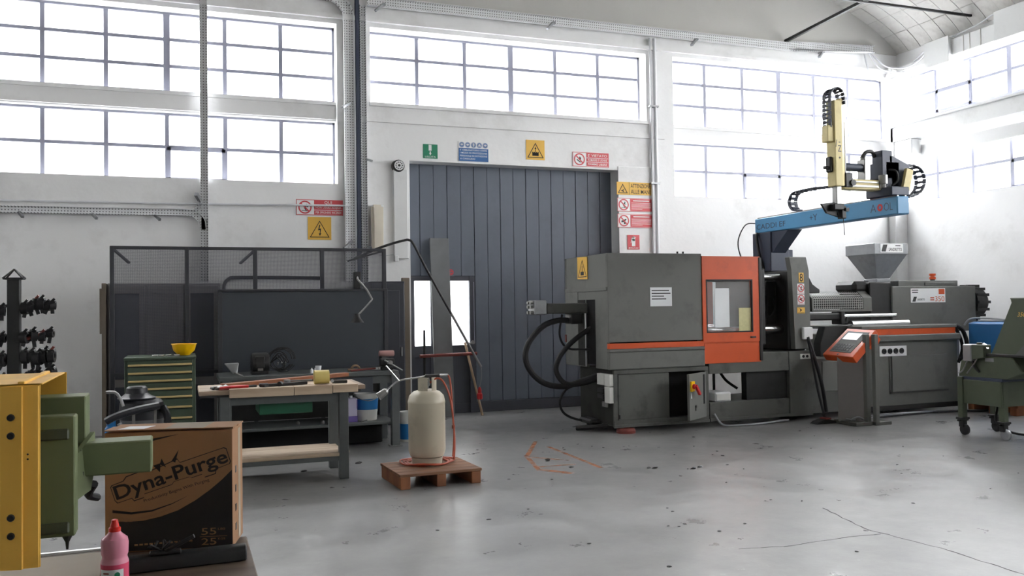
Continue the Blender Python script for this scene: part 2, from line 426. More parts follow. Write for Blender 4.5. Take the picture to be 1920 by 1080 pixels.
# ------------------------------------------------------------------ the hall: floor, walls, vault
XL, XR, YB, YR = -7.3, 11.76, 12.08, -6.0          # inner faces of left, right, back and rear walls
TH = 0.42
floor = MB().box(XL - 0.5, XR + 0.6, YR - 0.5, YB + 0.5, -0.12, 0.0).build('floor', 'floor', kind='structure')
MB().box(-60, 70, -60, 80, -0.3, -0.13).build('ground', 'paving', kind='structure')
# unseen block added beyond the back windows to cut their sky light
MB().box(-30, 30, 18, 26, -.13, 8.0).box(-30.2, 30.2, 17.8, 26.2, 8.0, 8.3).build('added_outside_block', 'paving', kind='structure')

def wall_grid(name, axis, face, thick, u0, u1, z1, holes):
    """a wall with rectangular holes (u0, u1, z0, z1), one mesh"""
    us = sorted({u0, u1} | {h[0] for h in holes} | {h[1] for h in holes})
    zs = sorted({0.0, z1} | {h[2] for h in holes} | {h[3] for h in holes})
    mb = MB()
    for i in range(len(us) - 1):
        run = None
        for j in range(len(zs) - 1):
            uc, zc = (us[i] + us[i + 1]) / 2, (zs[j] + zs[j + 1]) / 2
            solid = not any(h[0] < uc < h[1] and h[2] < zc < h[3] for h in holes)
            if solid: run = (run[0], zs[j + 1]) if run else (zs[j], zs[j + 1])
            if run and (not solid or j == len(zs) - 2):
                a, b = min(face, face + thick), max(face, face + thick)
                if axis == 'y': mb.box(us[i], us[i + 1], a, b, run[0], run[1])
                else: mb.box(a, b, us[i], us[i + 1], run[0], run[1])
                run = None
    return mb.build(name, 'wall', kind='structure')

ZT, ZU, ZM, ZB = 5.44, 4.385, 4.116, 3.236          # window top, upper sill, lower head, lower sill
backbays = [(-7.10, -2.85, True), (-2.36, 1.985, True), (2.445, 6.77, False), (7.25, 11.60, True)]
holes = [(a, b, ZB if two else ZU, ZT) for a, b, two in backbays] + [(2.985, 6.25, 0.0, 3.60)]
wall_back = wall_grid('wall_back', 'y', YB, TH, XL - 0.5, XR + 0.6, 8.4, holes)
sidebays = [(7.84, 12.08), (3.1, 7.36), (-1.64, 2.62)]
wall_right = wall_grid('wall_right', 'x', XR, TH, YR - 0.5, YB, 8.4, [(a, b, ZB, ZT) for a, b in sidebays])
wall_left = wall_grid('wall_left', 'x', XL, -TH, YR - 0.5, YB, 8.4, [])
wall_rear = wall_grid('wall_rear', 'y', YR, -TH, XL - 0.5, XR + 0.6, 8.4, [])

# barrel vault over the whole hall
VX, VA, VZ, VH = (XL + XR) / 2, (XR - XL) / 2 + 0.19, 5.45, 2.2
def vault(t, d=0.0):
    return Vector((VX + (VA + d) * math.cos(t), 0, VZ + (VH + d) * math.sin(t)))
bm = bmesh.new(); NV = 72; rows = []
for d in (0.0, 0.25):
    for y in (YR - 0.5, YB + 0.45):
        rows.append([bm.verts.new(vault(math.pi * k / NV, d) + Vector((0, y, 0))) for k in range(NV + 1)])
for k in range(NV):
    bm.faces.new([rows[0][k], rows[0][k + 1], rows[1][k + 1], rows[1][k]])
    bm.faces.new([rows[2][k], rows[3][k], rows[3][k + 1], rows[2][k + 1]])
for r in (0, 1):
    for k in range(NV): bm.faces.new([rows[r][k], rows[r + 2][k], rows[r + 2][k + 1], rows[r][k + 1]])
bmesh.ops.recalc_face_normals(bm, faces=bm.faces[:])
mb = MB(); mb.bm = bm
ceiling = mb.build('ceiling', 'mortar', kind='structure')
# the tile courses of the vault that show above the right-hand windows
arc = [0.0]
tt = 0.02; TS = []
while len(TS) < 9:
    t0 = tt; L = 0.0
    while L < 0.40:
        L += (vault(tt + 0.002) - vault(tt)).length; tt += 0.002
    TS.append((t0, tt))
for r, (t0, t1) in enumerate(TS):
    src = None
    for k in range(23):
        y0 = YB - 0.01 - k * 0.27
        if y0 < 6.2: break
        off = 0.0
        if src is None:
            pts = []
            for i in range(4):
                t = t0 + (t1 - t0) * (0.012 + 0.976 * i / 3); pts.append(t)
            b = bmesh.new()
            A = [[b.verts.new(vault(t, dd) + Vector((0, yy, 0))) for t in pts] for dd in (-0.022, 0.01) for yy in (y0 - 0.261, y0)]
            for i in range(3):
                b.faces.new([A[0][i], A[0][i + 1], A[1][i + 1], A[1][i]])
            for q in ((0, 2), (1, 3)):
                for i in range(3): b.faces.new([A[q[0]][i], A[q[1]][i], A[q[1]][i + 1], A[q[0]][i + 1]])
            for i in (0, 3): b.faces.new([A[0][i], A[1][i], A[3][i], A[2][i]])
            bmesh.ops.recalc_face_normals(b, faces=b.faces[:])
            m_ = MB(); m_.bm = b
            src = m_.build('tile', 'tile', parent=ceiling); ys = y0
        else:
            c = src.copy(); C.objects.link(c); c.parent = ceiling
            c.location = (0, y0 - ys, random.uniform(-0.006, 0.004))

# ------------------------------------------------------------------ windows
wn = [0]
def window(plane, pos, u0, u1, z0, z1, cols, rows, thick_cols=(), casement=None):
    """one glazed steel window: frame, glazing bars, and a pane in every field"""
    wn[0] += 1
    base = (u0, pos, z0) if plane == 'y' else (pos, u0, z0)
    w = setting('window_%d' % wn[0], base)
    def bx(mb, a0, a1, d, z0_, z1_):
        if plane == 'y': mb.box(a0, a1, pos - d, pos + d, z0_, z1_)
        else: mb.box(pos - d, pos + d, a0, a1, z0_, z1_)
        return mb
    f = MB()
    t = 0.03
    bx(f, u0, u1, .03, z0, z0 + t); bx(f, u0, u1, .03, z1 - t, z1); bx(f, u0, u0 + t, .03, z0, z1); bx(f, u1 - t, u1, .03, z0, z1)
    f.build('window_frame', 'frame', w)
    for i in range(1, cols):
        u = u0 + (u1 - u0) * i / cols; h = 0.040 if i in thick_cols else 0.026
        bx(MB(), u - h, u + h, .022, z0, z1).build('glazing_bar', 'frame', w)
    for j in range(1, rows):
        z = z0 + (z1 - z0) * j / rows
        bx(MB(), u0, u1, .016, z - .021, z + .021).build('glazing_bar', 'frame', w)
    cw, ch = (u1 - u0) / cols, (z1 - z0) / rows
    src = None
    for i in range(cols):
        for j in range(rows):
            if src is None:
                src = bx(MB(), u0 + .006, u0 + cw - .006, .002, z0 + .006, z0 + ch - .006).build('pane', 'glass', w)
            else:
                c = src.copy(); C.objects.link(c); c.parent = w
                c.location = (i * cw, 0, j * ch) if plane == 'y' else (0, i * cw, j * ch)
    if casement:
        i, j = casement; a0 = u0 + i * cw; b0 = z0 + j * ch; k = 0.045
        f = MB()
        bx(f, a0, a0 + cw, .027, b0, b0 + k); bx(f, a0, a0 + cw, .027, b0 + ch - k, b0 + ch); bx(f, a0, a0 + k, .027, b0, b0 + ch); bx(f, a0 + cw - k, a0 + cw, .027, b0, b0 + ch)
        f.build('casement_frame', 'frame', w)
    u, z = (u0 + u1) / 2, (z0 + z1) / 2
    return w
GY = 12.33; GX = 11.92
window('y', GY, -2.36, 1.985, ZU, ZT, 6, 3, (3,))
window('y', GY, -2.36, 1.985, ZB, ZM, 6, 2, (), (3, 0))
window('y', GY, 2.445, 6.77, ZU, ZT, 6, 3, (3,))
window('y', GY, 7.25, 11.60, ZU, ZT, 6, 3, (3,))
window('y', GY, 7.25, 11.60, ZB, ZM, 6, 2, (), (2, 0))
def side_window(pos, y0, y1, cas=False):
    window('x', pos, y0, y1, ZU - 0.06, ZT, 6, 3, (3,), (4, 1) if cas else None)
    window('x', pos, y0, y1, ZB, ZM, 6, 2, (), (2, 0) if cas else None)
for i, (a, b) in enumerate(sidebays[:1]): side_window(GX, a, b, i == 0)
window('y', GY, -7.10, -2.85, ZU, ZT, 6, 3, (3,)); window('y', GY, -7.10, -2.85, ZB, ZM, 6, 2)
for a, b in sidebays[1:]: side_window(GX, a, b)
for a, b, two in backbays:
    portal((a + b) / 2, YB + TH + .05, ((ZB if two else ZU) + ZT) / 2, b - a, ZT - (ZB if two else ZU), '-y')
for a, b in sidebays:
    portal(XR + TH + .05, (a + b) / 2, (ZB + ZT) / 2, b - a, ZT - ZB, '-x')
portal(3.5, YB + TH + .05, 1.45, 0.9, 1.0, '-y')

# lintels between upper and lower windows, sills, ledges
tn = [0]
def trim(mb, m='wall'):
    tn[0] += 1
    return mb.build('trim_%d' % tn[0], m, kind='structure')
for a, b, two in backbays:
    if two:
        trim(MB().box(a - .01, b + .01, 12.20, 12.44, ZM, ZU).box(a - .01, b + .01, 12.17, 12.25, ZM + .02, ZM + .07).box(a - .01, b + .01, 12.18, 12.25, ZU - .05, ZU - .005))
        trim(MB().box(a - .01, b + .01, 12.09, 12.40, ZB - .04, ZB - .001))
    else:
        trim(MB().box(a - .02, b + .02, 12.04, 12.40, ZU - .05, ZU - .001).box(a - .3, b + .3, 12.05, 12.10, ZU - .27, ZU - .21))
for X, s in ((XR, 1),):
    for a, b in sidebays:
        x0, x1 = sorted((X + s * .06, X + s * .4))
        trim(MB().box(x0, x1, a - .01, b + .01, ZM, ZU - .06))
# cornice line over the windows and the shelf on the right wall head
trim(MB().box(XL, XR, 12.03, 12.10, 5.50, 5.56))
trim(MB().box(11.62, XR, YR, YB, 5.50, 5.58))
# greyer panel over the wall under the vault, above the cable tray
trim(MB().box(XL, XR - .02, 12.06, 12.10, 5.84, 8.2), 'uppergrey')
# corner pier
trim(MB().box(11.50, XR + .02, 11.93, YB + .02, 0, 5.6, .01))
# crane rail beam along the right wall, on a corbel
trim(MB().box(11.50, XR + .02, YR, 11.99, 4.28, 4.52).box(11.44, XR, YR, 11.98, 4.521, 4.555), 'white')
trim(MB().box(11.52, XR, 11.55, 11.95, 4.02, 4.28, .01), 'white')
trim(MB().box(XR - .03, XR + .01, YR, 11.9, 3.98, 4.18, .004))
# raised white border right of the door head, and left door jamb trunking
trim(MB().box(6.25, 6.86, 12.065, 12.10, 2.30, 3.66, .004))

# ------------------------------------------------------------------ sliding door with a small door in it
DY = 12.33
door = setting('door_1', (4.6, DY, 0))
MB().box(2.9, 6.4, DY + .03, DY + .06, 1.96, 3.64).box(3.99, 6.4, DY + .031, DY + .06, 0, 1.96).build('door_backing', 'groove', door)
px = 2.985; k = 0
while px < 6.26:
    w_ = 0.205; x0, x1 = px, min(px + w_, 6.30)
    z0 = 1.99 if x1 < 4.05 else 0.155
    MB().box(x0 + .003, x1 - .003, DY - .004 * (k % 2), DY + .03, z0, 3.62, .003).build('plank', 'plank', door)
    px += w_; k += 1
MB().box(4.0, 6.3, DY - .02, DY + .03, 0.0, 0.15, .004).build('kick_board', 'plankdark', door)
d2 = setting('door_2', (3.5, DY, 0))
f = MB()
f.box(3.00, 3.09, DY - .03, DY + .03, 0, 1.985).box(3.335, 3.598, DY - .01, DY + .03, 0, 1.985).box(3.915, 4.0, DY - .03, DY + .03, 0, 1.985)
f.box(3.0, 4.0, DY - .015, DY + .03, 0, .14).box(3.0, 4.0, DY - .02, DY + .03, 1.918, 1.985).box(3.0, 4.0, DY - .02, DY + .03, 0.83, 0.985)
f.build('door_frame', 'plankdark', d2)
MB().box(3.09, 3.335, DY, DY + .03, 0.02, 0.83, .004).build('panel', 'plankdark', d2)
MB().box(3.598, 3.915, DY, DY + .03, 0.02, 0.83, .004).build('panel', 'plankdark', d2)
MB().box(3.085, 3.34, DY + .008, DY + .012, .98, 1.925).build('pane', 'glass', d2)
MB().box(3.593, 3.92, DY + .008, DY + .012, .98, 1.925).build('pane', 'glass', d2)
MB().lathe((3.955, DY - .04, 1.02), [(.0, -.01), (.028, -.01), (.028, .012), (.0, .012)], 'y', 14).beam((3.955, DY - .07, 1.02), (3.875, DY - .07, 1.0), .014, .02).build('door_handle', 'steel', d2)
MB().box(3.975, 3.985, DY - .034, DY - .03, 1.0, 1.9).build('seal_strip', 'frame', d2)
# ------------------------------------------------------------------ trays, pipes, lamps, boxes on the walls
def sweep(mb, pts, n, w, lip=.06):
    """shallow perforated tray: a C section swept along a path; n = direction it stands off the wall, w = width"""
    n = Vector(n).normalized(); P = [Vector(p) for p in pts]; k = .006; h = w / 2
    prof = [(-h, 0), (-h, lip), (-h + k, lip), (-h + k, k), (h - k, k), (h - k, lip), (h, lip), (h, 0)]
    b = bmesh.new(); rows = []
    for i, p in enumerate(P):
        d = (P[min(i + 1, len(P) - 1)] - P[max(i - 1, 0)]).normalized(); s_ = d.cross(n).normalized()
        rows.append([b.verts.new(p + s_ * x + n * y) for x, y in prof])
    for i in range(len(P) - 1):
        for q in range(8): b.faces.new([rows[i][q], rows[i][(q + 1) % 8], rows[i + 1][(q + 1) % 8], rows[i + 1][q]])
    b.faces.new(rows[0][::-1]); b.faces.new(rows[-1])
    bmesh.ops.recalc_face_normals(b, faces=b.faces[:]); mb._take(b); return mb
def rail(mb, p0, p1, n, w):
    return sweep(mb, [p0, p1], n, Vector(w).length)
t = thing('cable_tray', 'long white perforated cable tray running along the wall above the windows to the right corner', 'cable tray', (6.8, 12.06, 5.75))
mb = MB(); rail(mb, (2.40, 12.03, 5.77), (9.45, 12.03, 5.77), (0, -1, 0), (0, 0, .13)); mb.build('tray_channel', 'tray', t)
mb = MB(); rail(mb, (9.45, 12.03, 5.80), (11.2, 12.03, 5.88), (0, -1, 0), (0, 0, .12))
mb.prism([(9.45, 12.05, 5.72), (11.2, 12.05, 5.82), (10.95, 11.80, 5.76), (9.6, 11.96, 5.70)], (0, 0, .012)); mb.build('tray_end_section', 'tray', t)
for x, z in ((2.55, 5.68), (5.10, 5.68), (7.55, 5.66), (10.0, 5.68)):
    MB().beam((x + .07, 11.97, z + .06), (x - .06, 11.90, z - .07), .045, .035, bev=.004).beam((x + .07, 12.06, z + .05), (x + .07, 11.93, z + .05), .04, .03).build('bracket', 'galv', t)
t = thing('cable_tray', 'upright white perforated tray with rounded top elbow, left of the dark blue duct', 'cable tray', (2.12, 12.05, 2.3))
mb = MB(); rail(mb, (2.145, 12.05, 1.9), (2.145, 12.05, 5.45), (0, -1, 0), (.15, 0, 0)); mb.build('tray_channel', 'tray', t)
mb = MB(); P = [(2.145, 12.05, 5.45), (2.12, 12.05, 5.62), (2.03, 12.05, 5.74), (1.9, 12.05, 5.80), (1.6, 12.05, 5.81)]
Q = smooth_path(P, 4)
sweep(mb, Q, (0, -1, 0), .15)
mb.build('elbow', 'tray', t)
for z in (2.40, 4.30):
    MB().beam((2.16, 12.02, z + .05), (2.02, 11.86, z - .06), .03, .03).build('bracket', 'galv', t)
t = thing('cable_tray', 'upright white perforated tray between the dark blue duct and the cream lamp', 'cable tray', (2.33, 12.05, 2.3))
mb = MB(); rail(mb, (2.335, 12.06, 1.9), (2.335, 12.06, 5.72), (0, -1, 0), (.085, 0, 0)); mb.build('tray_channel', 'tray', t)
MB().beam((2.37, 12.02, 3.58), (2.43, 11.95, 3.55), .03, .03).build('bracket', 'galv', t)
MB().beam((2.37, 12.02, 2.38), (2.43, 11.95, 2.36), .03, .03).build('bracket', 'galv', t)
tag(MB().box(2.232, 2.285, 12.0, 12.07, 0.0, 5.9, .006).build('downpipe', 'darkblue', loc=(2.26, 12.03, 0)), 'narrow dark blue upright duct between the two perforated trays', 'pipe')
t = thing('cable_tray', 'white perforated tray along the left wall below the windows, curving down at its right', 'cable tray', (-1, 12.05, 2.78))
mb = MB(); rail(mb, (-3.2, 12.05, 2.775), (0.02, 12.05, 2.795), (0, -1, 0), (0, 0, .085)); mb.build('tray_channel', 'tray', t)
mb = MB(); Q = smooth_path([(0.0, 12.05, 2.795), (0.13, 12.05, 2.78), (0.22, 12.05, 2.70), (0.245, 12.05, 2.58)], 4)
sweep(mb, Q, (0, -1, 0), .085)
Q = smooth_path([(0.0, 12.05, 2.795), (0.13, 12.05, 2.81), (0.20, 12.05, 2.87), (0.225, 12.05, 2.96)], 4)
sweep(mb, [q + Vector((0, -.012, 0)) for q in Q], (0, -1, 0), .06, .04)
mb.build('elbow', 'tray', t)
for x in (-1.85, -1.05, -0.33):
    MB().beam((x, 12.03, 2.75), (x + .06, 11.9, 2.68), .03, .03).build('bracket', 'galv', t)
t = thing('cable_tray', 'slim white upright tray crossing the left windows from roof to mesh screen', 'cable tray', (.26, 12.05, 2.0))
mb = MB(); rail(mb, (.262, 12.05, 1.9), (.262, 12.05, 6.6), (0, -1, 0), (.095, 0, 0)); mb.build('tray_channel', 'tray', t)
MB().beam((.21, 12.04, 2.95), (.16, 11.93, 3.02), .04, .05).build('bracket', 'galv', t)
tag(MB().tube([(-3.3, 12.035, 2.88), (0.0, 12.035, 2.905), (2.15, 12.02, 2.935)], .014, 8, 0).build('conduit_pipe', 'pipewhite', loc=(0, 12.03, 2.9)), 'thin grey conduit crossing the left wall and the red sign', 'pipe')
t = thing('conduit_pipe', 'pair of thin white upright pipes on the pier right of the door', 'pipe', (6.86, 12.05, 2.2))
MB().rod((6.825, 12.035, 1.9), (6.825, 12.035, 5.68), .017).build('pipe', 'pipewhite', t)
MB().rod((6.90, 12.035, 1.9), (6.90, 12.035, 5.68), .027).build('pipe', 'pipewhite', t)
for z in (2.2, 3.4, 4.6): MB().box(6.79, 6.945, 12.0, 12.075, z, z + .025).build('clamp', 'galv', t)
t = thing('wall_lamp', 'cream upright strip lamp on the wall left of the grey door', 'lamp', (2.5, 12.0, 2.3))
MB().box(2.45, 2.60, 12.03, 12.08, 2.33, 2.96, .008).build('lamp_base', 'white', t)
MB().box(2.415, 2.575, 11.90, 12.03, 2.30, 2.95, .03, seg=2).build('diffuser', 'lampcream', t)
t = thing('wall_trunking', 'white upright trunking beside the left edge of the grey door', 'trunking', (2.85, 12.0, 2.2))
MB().box(2.745, 2.94, 12.02, 12.08, 2.22, 3.46, .006).build('cover', 'white', t)
MB().box(2.745, 2.80, 12.0, 12.08, 2.18, 2.26, .004).build('end_cap', 'white', t)
MB().tube([(2.42, 12.05, 2.30), (2.6, 12.05, 2.26), (2.75, 12.05, 2.28), (2.95, 12.03, 2.22)], .008).build('cable', 'pipewhite', t)
t = thing('alarm_bell', 'round grey alarm sounder above the trunking at the upper left door corner', 'alarm bell', (2.82, 12.0, 3.5))
MB().lathe((2.815, 12.08, 3.51), [(.0, -.10), (.05, -.10), (.085, -.07), (.09, 0), (0, 0)], 'y', 20).build('body', 'dark', t)
fr = wallfr(2.815, 3.51, 11.978)
mb = MB(); mb.disc(fr, 0, 0, .068, 0, .004); mb.build('face', 'white', t)
mb = MB()
for k in range(10):
    a = k * math.pi / 5; mb.disc(fr, .045 * math.cos(a), .045 * math.sin(a), .009, .004, .006, 8)
mb.disc(fr, 0, 0, .018, .004, .006, 10); mb.build('sound_holes', 'dark', t)

# right wall: junction boxes and trunking, hanging cables in the corner
t = thing('junction_box', 'white junction box high on the right wall, nearest the corner', 'junction box', (11.6, 10.9, 5.35))
MB().box(11.44, 11.755, 10.66, 11.14, 5.345, 5.74, .012).build('body', 'white', t)
MB().box(11.425, 11.445, 10.65, 11.15, 5.335, 5.75, .006).build('lid', 'white', t)
t = thing('wall_trunking', 'white boxed trunking on the right wall between the two junction boxes', 'trunking', (11.6, 10.2, 5.45))
MB().box(11.50, 11.755, 9.82, 10.655, 5.44, 5.70, .008).build('body', 'white', t)
for y in (10.1, 10.3, 10.42): MB().box(11.494, 11.502, y, y + .012, 5.44, 5.70).build('seam', 'mortar', t)
t = thing('junction_box', 'larger white junction box at the right edge, high on the right wall', 'junction box', (11.6, 9.4, 5.4))
MB().box(11.44, 11.755, 8.7, 9.80, 5.42, 5.84, .012).build('body', 'white', t)
MB().box(11.425, 11.445, 8.69, 9.81, 5.41, 5.85, .006).build('lid', 'white', t)
cb = [((11.02, 11.95, 5.80), (11.25, 11.9, 5.52), (11.6, 11.75, 5.46), (11.62, 11.3, 5.50), (11.5, 11.12, 5.60)),
      ((11.05, 11.95, 5.82), (11.3, 11.85, 5.56), (11.58, 11.7, 5.52), (11.6, 11.4, 5.58), (11.5, 11.14, 5.66)),
      ((10.98, 12.0, 5.78), (11.1, 12.0, 5.45), (11.35, 11.98, 5.34), (11.6, 11.85, 5.44), (11.66, 11.6, 5.6), (11.5, 11.14, 5.68))]
for i, p in enumerate(cb):
    o = MB().tube(p, .014).build('hanging_cable', 'pipewhite', loc=p[0])
    tag(o, ('white cable in the upper right corner, the middle of three loops', 'white cable in the upper right corner, the shallowest of three loops', 'white cable in the upper right corner, hanging lowest of three loops')[i], 'cable', 'cables in the upper corner')
tag(MB().tube([(11.55, 10.75, 5.745), (11.56, 10.2, 5.80), (11.55, 9.95, 5.86), (11.5, 9.72, 5.845)], .012).build('hanging_cable', 'pipewhite', loc=(11.55, 10.75, 5.745)), 'white cable rising from the corner junction box along the vault foot', 'cable')
# dark steel rails hung below the vault
t = thing('ceiling_rail', 'dark steel rail running out from the back wall below the vault', 'rail', (9.4, 11.2, 5.9))
MB().beam((9.36, 12.02, 5.86), (9.55, 10.42, 6.02), .05, .045).build('rail', 'dark', t)
MB().box(9.50, 9.60, 10.38, 10.48, 6.0, 6.10).build('coupling', 'steel', t)
MB().rod((9.55, 10.43, 6.08), (9.55, 10.43, 7.2), .010).build('hanger', 'dark', t)
t = thing('ceiling_rail', 'long thin dark rail crossing under the vault towards the right wall', 'rail', (10.3, 10.4, 6.0))
MB().beam((7.6, 10.45, 6.02), (11.6, 10.36, 5.99), .035, .035).build('rail', 'dark', t)
MB().rod((8.4, 10.44, 6.03), (8.4, 10.44, 7.5), .010).build('hanger', 'dark', t)

# ------------------------------------------------------------------ signs on the back wall
def sign(name, x0, z0, x1, z1, label, m, y=12.08):
    t = thing(name, label, 'sign', ((x0 + x1) / 2, y, z0))
    w, h = x1 - x0, z1 - z0
    fr = Fr((x0, y, z0), (1, 0, 0), (0, 0, 1), (0, -1, 0))
    MB().rect(fr, 0, 0, w, h, 0, .008).build('plate', m, t)
    return t, Fr((x0, y - .0082, z0), (1, 0, 0), (0, 0, 1), (0, -1, 0)), w, h
def no_symbol(t, fr, a, b, r, draw, inkname='pictogram'):
    MB().disc(fr, a, b, r * .98, 0, .001).build('disc', 'signwhite', t)
    mb = MB(); draw(mb, a, b, r); mb.build(inkname, 'ink', t)
    mb = MB(); mb.circ(fr, a, b, r * .80, r, .001, .003); mb.bar(fr, a - r * .62, b + r * .62, a + r * .62, b - r * .62, r * .2, .0022, .0034); mb.build('prohibition_ring', 'signred', t)

t, fr, w, h = sign('exit_sign', 3.185, 3.645, 3.395, 3.845, 'small green assembly sign with white arrow above the door, leftmost of the row', 'signgreen')
mb = MB(); mb.rect(fr, w * .38, h * .55, w * .58, h * .96); mb.rect(fr, w * .45, h * .34, w * .53, h * .5); mb.flat(fr, [(w * .40, h * .36), (w * .58, h * .36), (w * .49, h * .22)]); mb.build('arrow', 'signwhite', t)
text('USCITA', fr, w * .12, h * .05, w * .76, h * .12, 'signwhite', t)

t, fr, w, h = sign('safety_sign', 3.705, 3.625, 4.16, 3.915, 'blue and white protective equipment sign with five round symbols above the door', 'signwhite')
MB().rect(fr, 0.004, 0.004, w - .004, h * .66).build('panel', 'signblue', t)
for k in range(5):
    a = w * (.11 + .195 * k); b = h * .83; r = .039
    MB().disc(fr, a, b, r, 0, .002).build('symbol_disc', 'signblue', t)
    mb = MB(); mb.circ(fr, a, b, r * .78, r * .86, .002, .003)
    mb.disc(fr, a, b + r * .05, r * .42, .002, .003, 10)
    if k in (0, 1, 4): mb.bar(fr, a - r * .55, b + r * .1, a + r * .55, b + r * .1, r * .25, .002, .003)
    if k == 3: mb.rect(fr, a - r * .5, b - r * .45, a + r * .6, b - r * .1, .002, .003)
    if k == 2: mb.rect(fr, a - r * .2, b - r * .6, a + r * .2, b + r * .6, .002, .003)
    mb.build('symbol', 'signwhite', t)
for i, s in enumerate(("E' OBBLIGATORIO USARE", 'I MEZZI DI PROTEZIONE', 'PERSONALE IN DOTAZIONE', 'A CIASCUNO')):
    text(s, fr, w * .05, h * (.53 - .145 * i), w * (.9 if i < 3 else .5), h * .085, 'signwhite', t, w0=.0012, off=.003)

t, fr, w, h = sign('warning_sign', 4.747, 3.697, 5.04, 3.99, 'yellow warning triangle sign with suspended load symbol above the door', 'signyellow')
mb = MB(); mb.tri(fr, w / 2, h * .10, h * .76, .010); mb.rect(fr, w * .33, h * .2, w * .67, h * .37)
for q in (.35, .45, .55, .65): mb.rect(fr, w * q - .006, h * .2, w * q + .006, h * .40)
mb.rect(fr, w * .485, h * .40, w * .515, h * .62); mb.flat(fr, [(w * .45, h * .55), (w * .55, h * .55), (w * .5, h * .66)]); mb.build('pictogram', 'ink', t)

def flame(fr):
    def d(mb, a, b, r):
        mb.bar(fr, a - r * .45, b - r * .05, a + r * .2, b - r * .5, r * .16, .001, .002); mb.flat(fr, [(a - r * .1, b - r * .1), (a + r * .25, b - r * .2), (a + r * .3, b + r * .2), (a + r * .05, b + r * .5), (a - r * .05, b + r * .2)], .001, .002)
    return d
def figure(fr):
    def d(mb, a, b, r):
        mb.disc(fr, a + r * .25, b + r * .42, r * .12, .001, .002, 8); mb.bar(fr, a + r * .2, b + r * .3, a - r * .05, b - r * .1, r * .2, .001, .002); mb.bar(fr, a - r * .05, b - r * .1, a + r * .2, b - r * .5, r * .13, .001, .002); mb.bar(fr, a + r * .1, b + r * .2, a + r * .5, b + r * .05, r * .1, .001, .002); mb.bar(fr, a - r * .5, b - r * .5, a + r * .5, b - r * .55, r * .08, .001, .002)
    return d
def hand(fr):
    def d(mb, a, b, r):
        mb.flat(fr, [(a - r * .5, b - r * .3), (a, b - r * .25), (a + r * .5, b + r * .2), (a + r * .4, b + r * .35), (a - r * .1, b + r * .1), (a - r * .5, b + .0)], .001, .002); mb.disc(fr, a + r * .15, b - r * .4, r * .2, .001, .002, 10)
    return d
t, fr, w, h = sign('prohibition_sign', 5.494, 3.63, 6.096, 3.847, 'red and white no smoking and open flames sign at the upper right door corner', 'signwhite')
no_symbol(t, fr, w * .185, h * .5, h * .42, flame(fr))
for i, (z0, z1) in enumerate(((.64, .96), (.36, .60), (.06, .32))): MB().rect(fr, w * .38, h * z0, w * .985, h * z1).build('red_band', 'signred', t)
for i, (s, z, hh) in enumerate((("E' VIETATO", .71, .18), ('FUMARE E USARE', .41, .14), ('FIAMME LIBERE', .12, .14))):
    text(s, fr, w * .42, h * z, w * .53, h * hh, 'signwhite', t, w0=.002, off=.003)
mb = MB(); mb.ring(fr, [(0, 0), (w, 0), (w, h), (0, h)], [(.008, .008), (w - .008, .008), (w - .008, h - .008), (.008, h - .008)]); mb.build('border', 'signred', t)

t, fr, w, h = sign('warning_sign', 6.22, 3.225, 6.815, 3.42, 'yellow hand hazard sign reading ATTENZIONE right of the door, top of its stack', 'signyellow', 12.065)
mb = MB(); mb.tri(fr, w * .17, h * .12, h * .74, .010); hand(fr)(mb, w * .17, h * .34, .05); mb.rect(fr, w * .355, 0, w * .362, h); mb.build('pictogram', 'ink', t)
text('ATTENZIONE', fr, w * .40, h * .56, w * .58, h * .32, 'ink', t, off=.003); text('ALLE MANI', fr, w * .40, h * .10, w * .57, h * .32, 'ink', t, off=.003)
for (z0, z1, lab, pic) in ((2.967, 3.175, 'red prohibition sign with a running figure, below the yellow hand sign', figure), (2.72, 2.93, 'red prohibition sign with a hand and machine, lowest of the three rectangular signs', hand)):
    t, fr, w, h = sign('prohibition_sign', 6.225, z0, 6.835, z1, lab, 'signwhite', 12.065)
    no_symbol(t, fr, w * .175, h * .5, h * .42, pic(fr))
    MB().rect(fr, w * .36, h * .06, w * .985, h * .94).build('red_panel', 'signred', t)
    mb = MB()
    mb.rect(fr, w * .44, h * .77, w * .90, h * .84, .002, .003)
    for i in range(6): mb.rect(fr, w * .39, h * (.63 - .09 * i), w * (.95 if i < 5 else .7), h * (.655 - .09 * i), .002, .003)
    mb.build('small_print', 'signwhite', t)
    mb = MB(); mb.ring(fr, [(0, 0), (w, 0), (w, h), (0, h)], [(.008, .008), (w - .008, .008), (w - .008, h - .008), (.008, h - .008)]); mb.build('border', 'signred', t)
t, fr, w, h = sign('extinguisher_sign', 6.388, 2.385, 6.594, 2.607, 'small square red fire extinguisher sign right of the door', 'signred', 12.065)
mb = MB(); mb.rect(fr, w * .36, h * .22, w * .64, h * .72); mb.disc(fr, w * .5, h * .72, w * .14); mb.rect(fr, w * .45, h * .78, w * .55, h * .9); mb.bar(fr, w * .5, h * .88, w * .7, h * .82, .008); mb.bar(fr, w * .36, h * .8, w * .28, h * .45, .008); mb.build('pictogram', 'signwhite', t)
text('ESTINTORE', fr, w * .1, h * .05, w * .8, h * .1, 'signwhite', t)

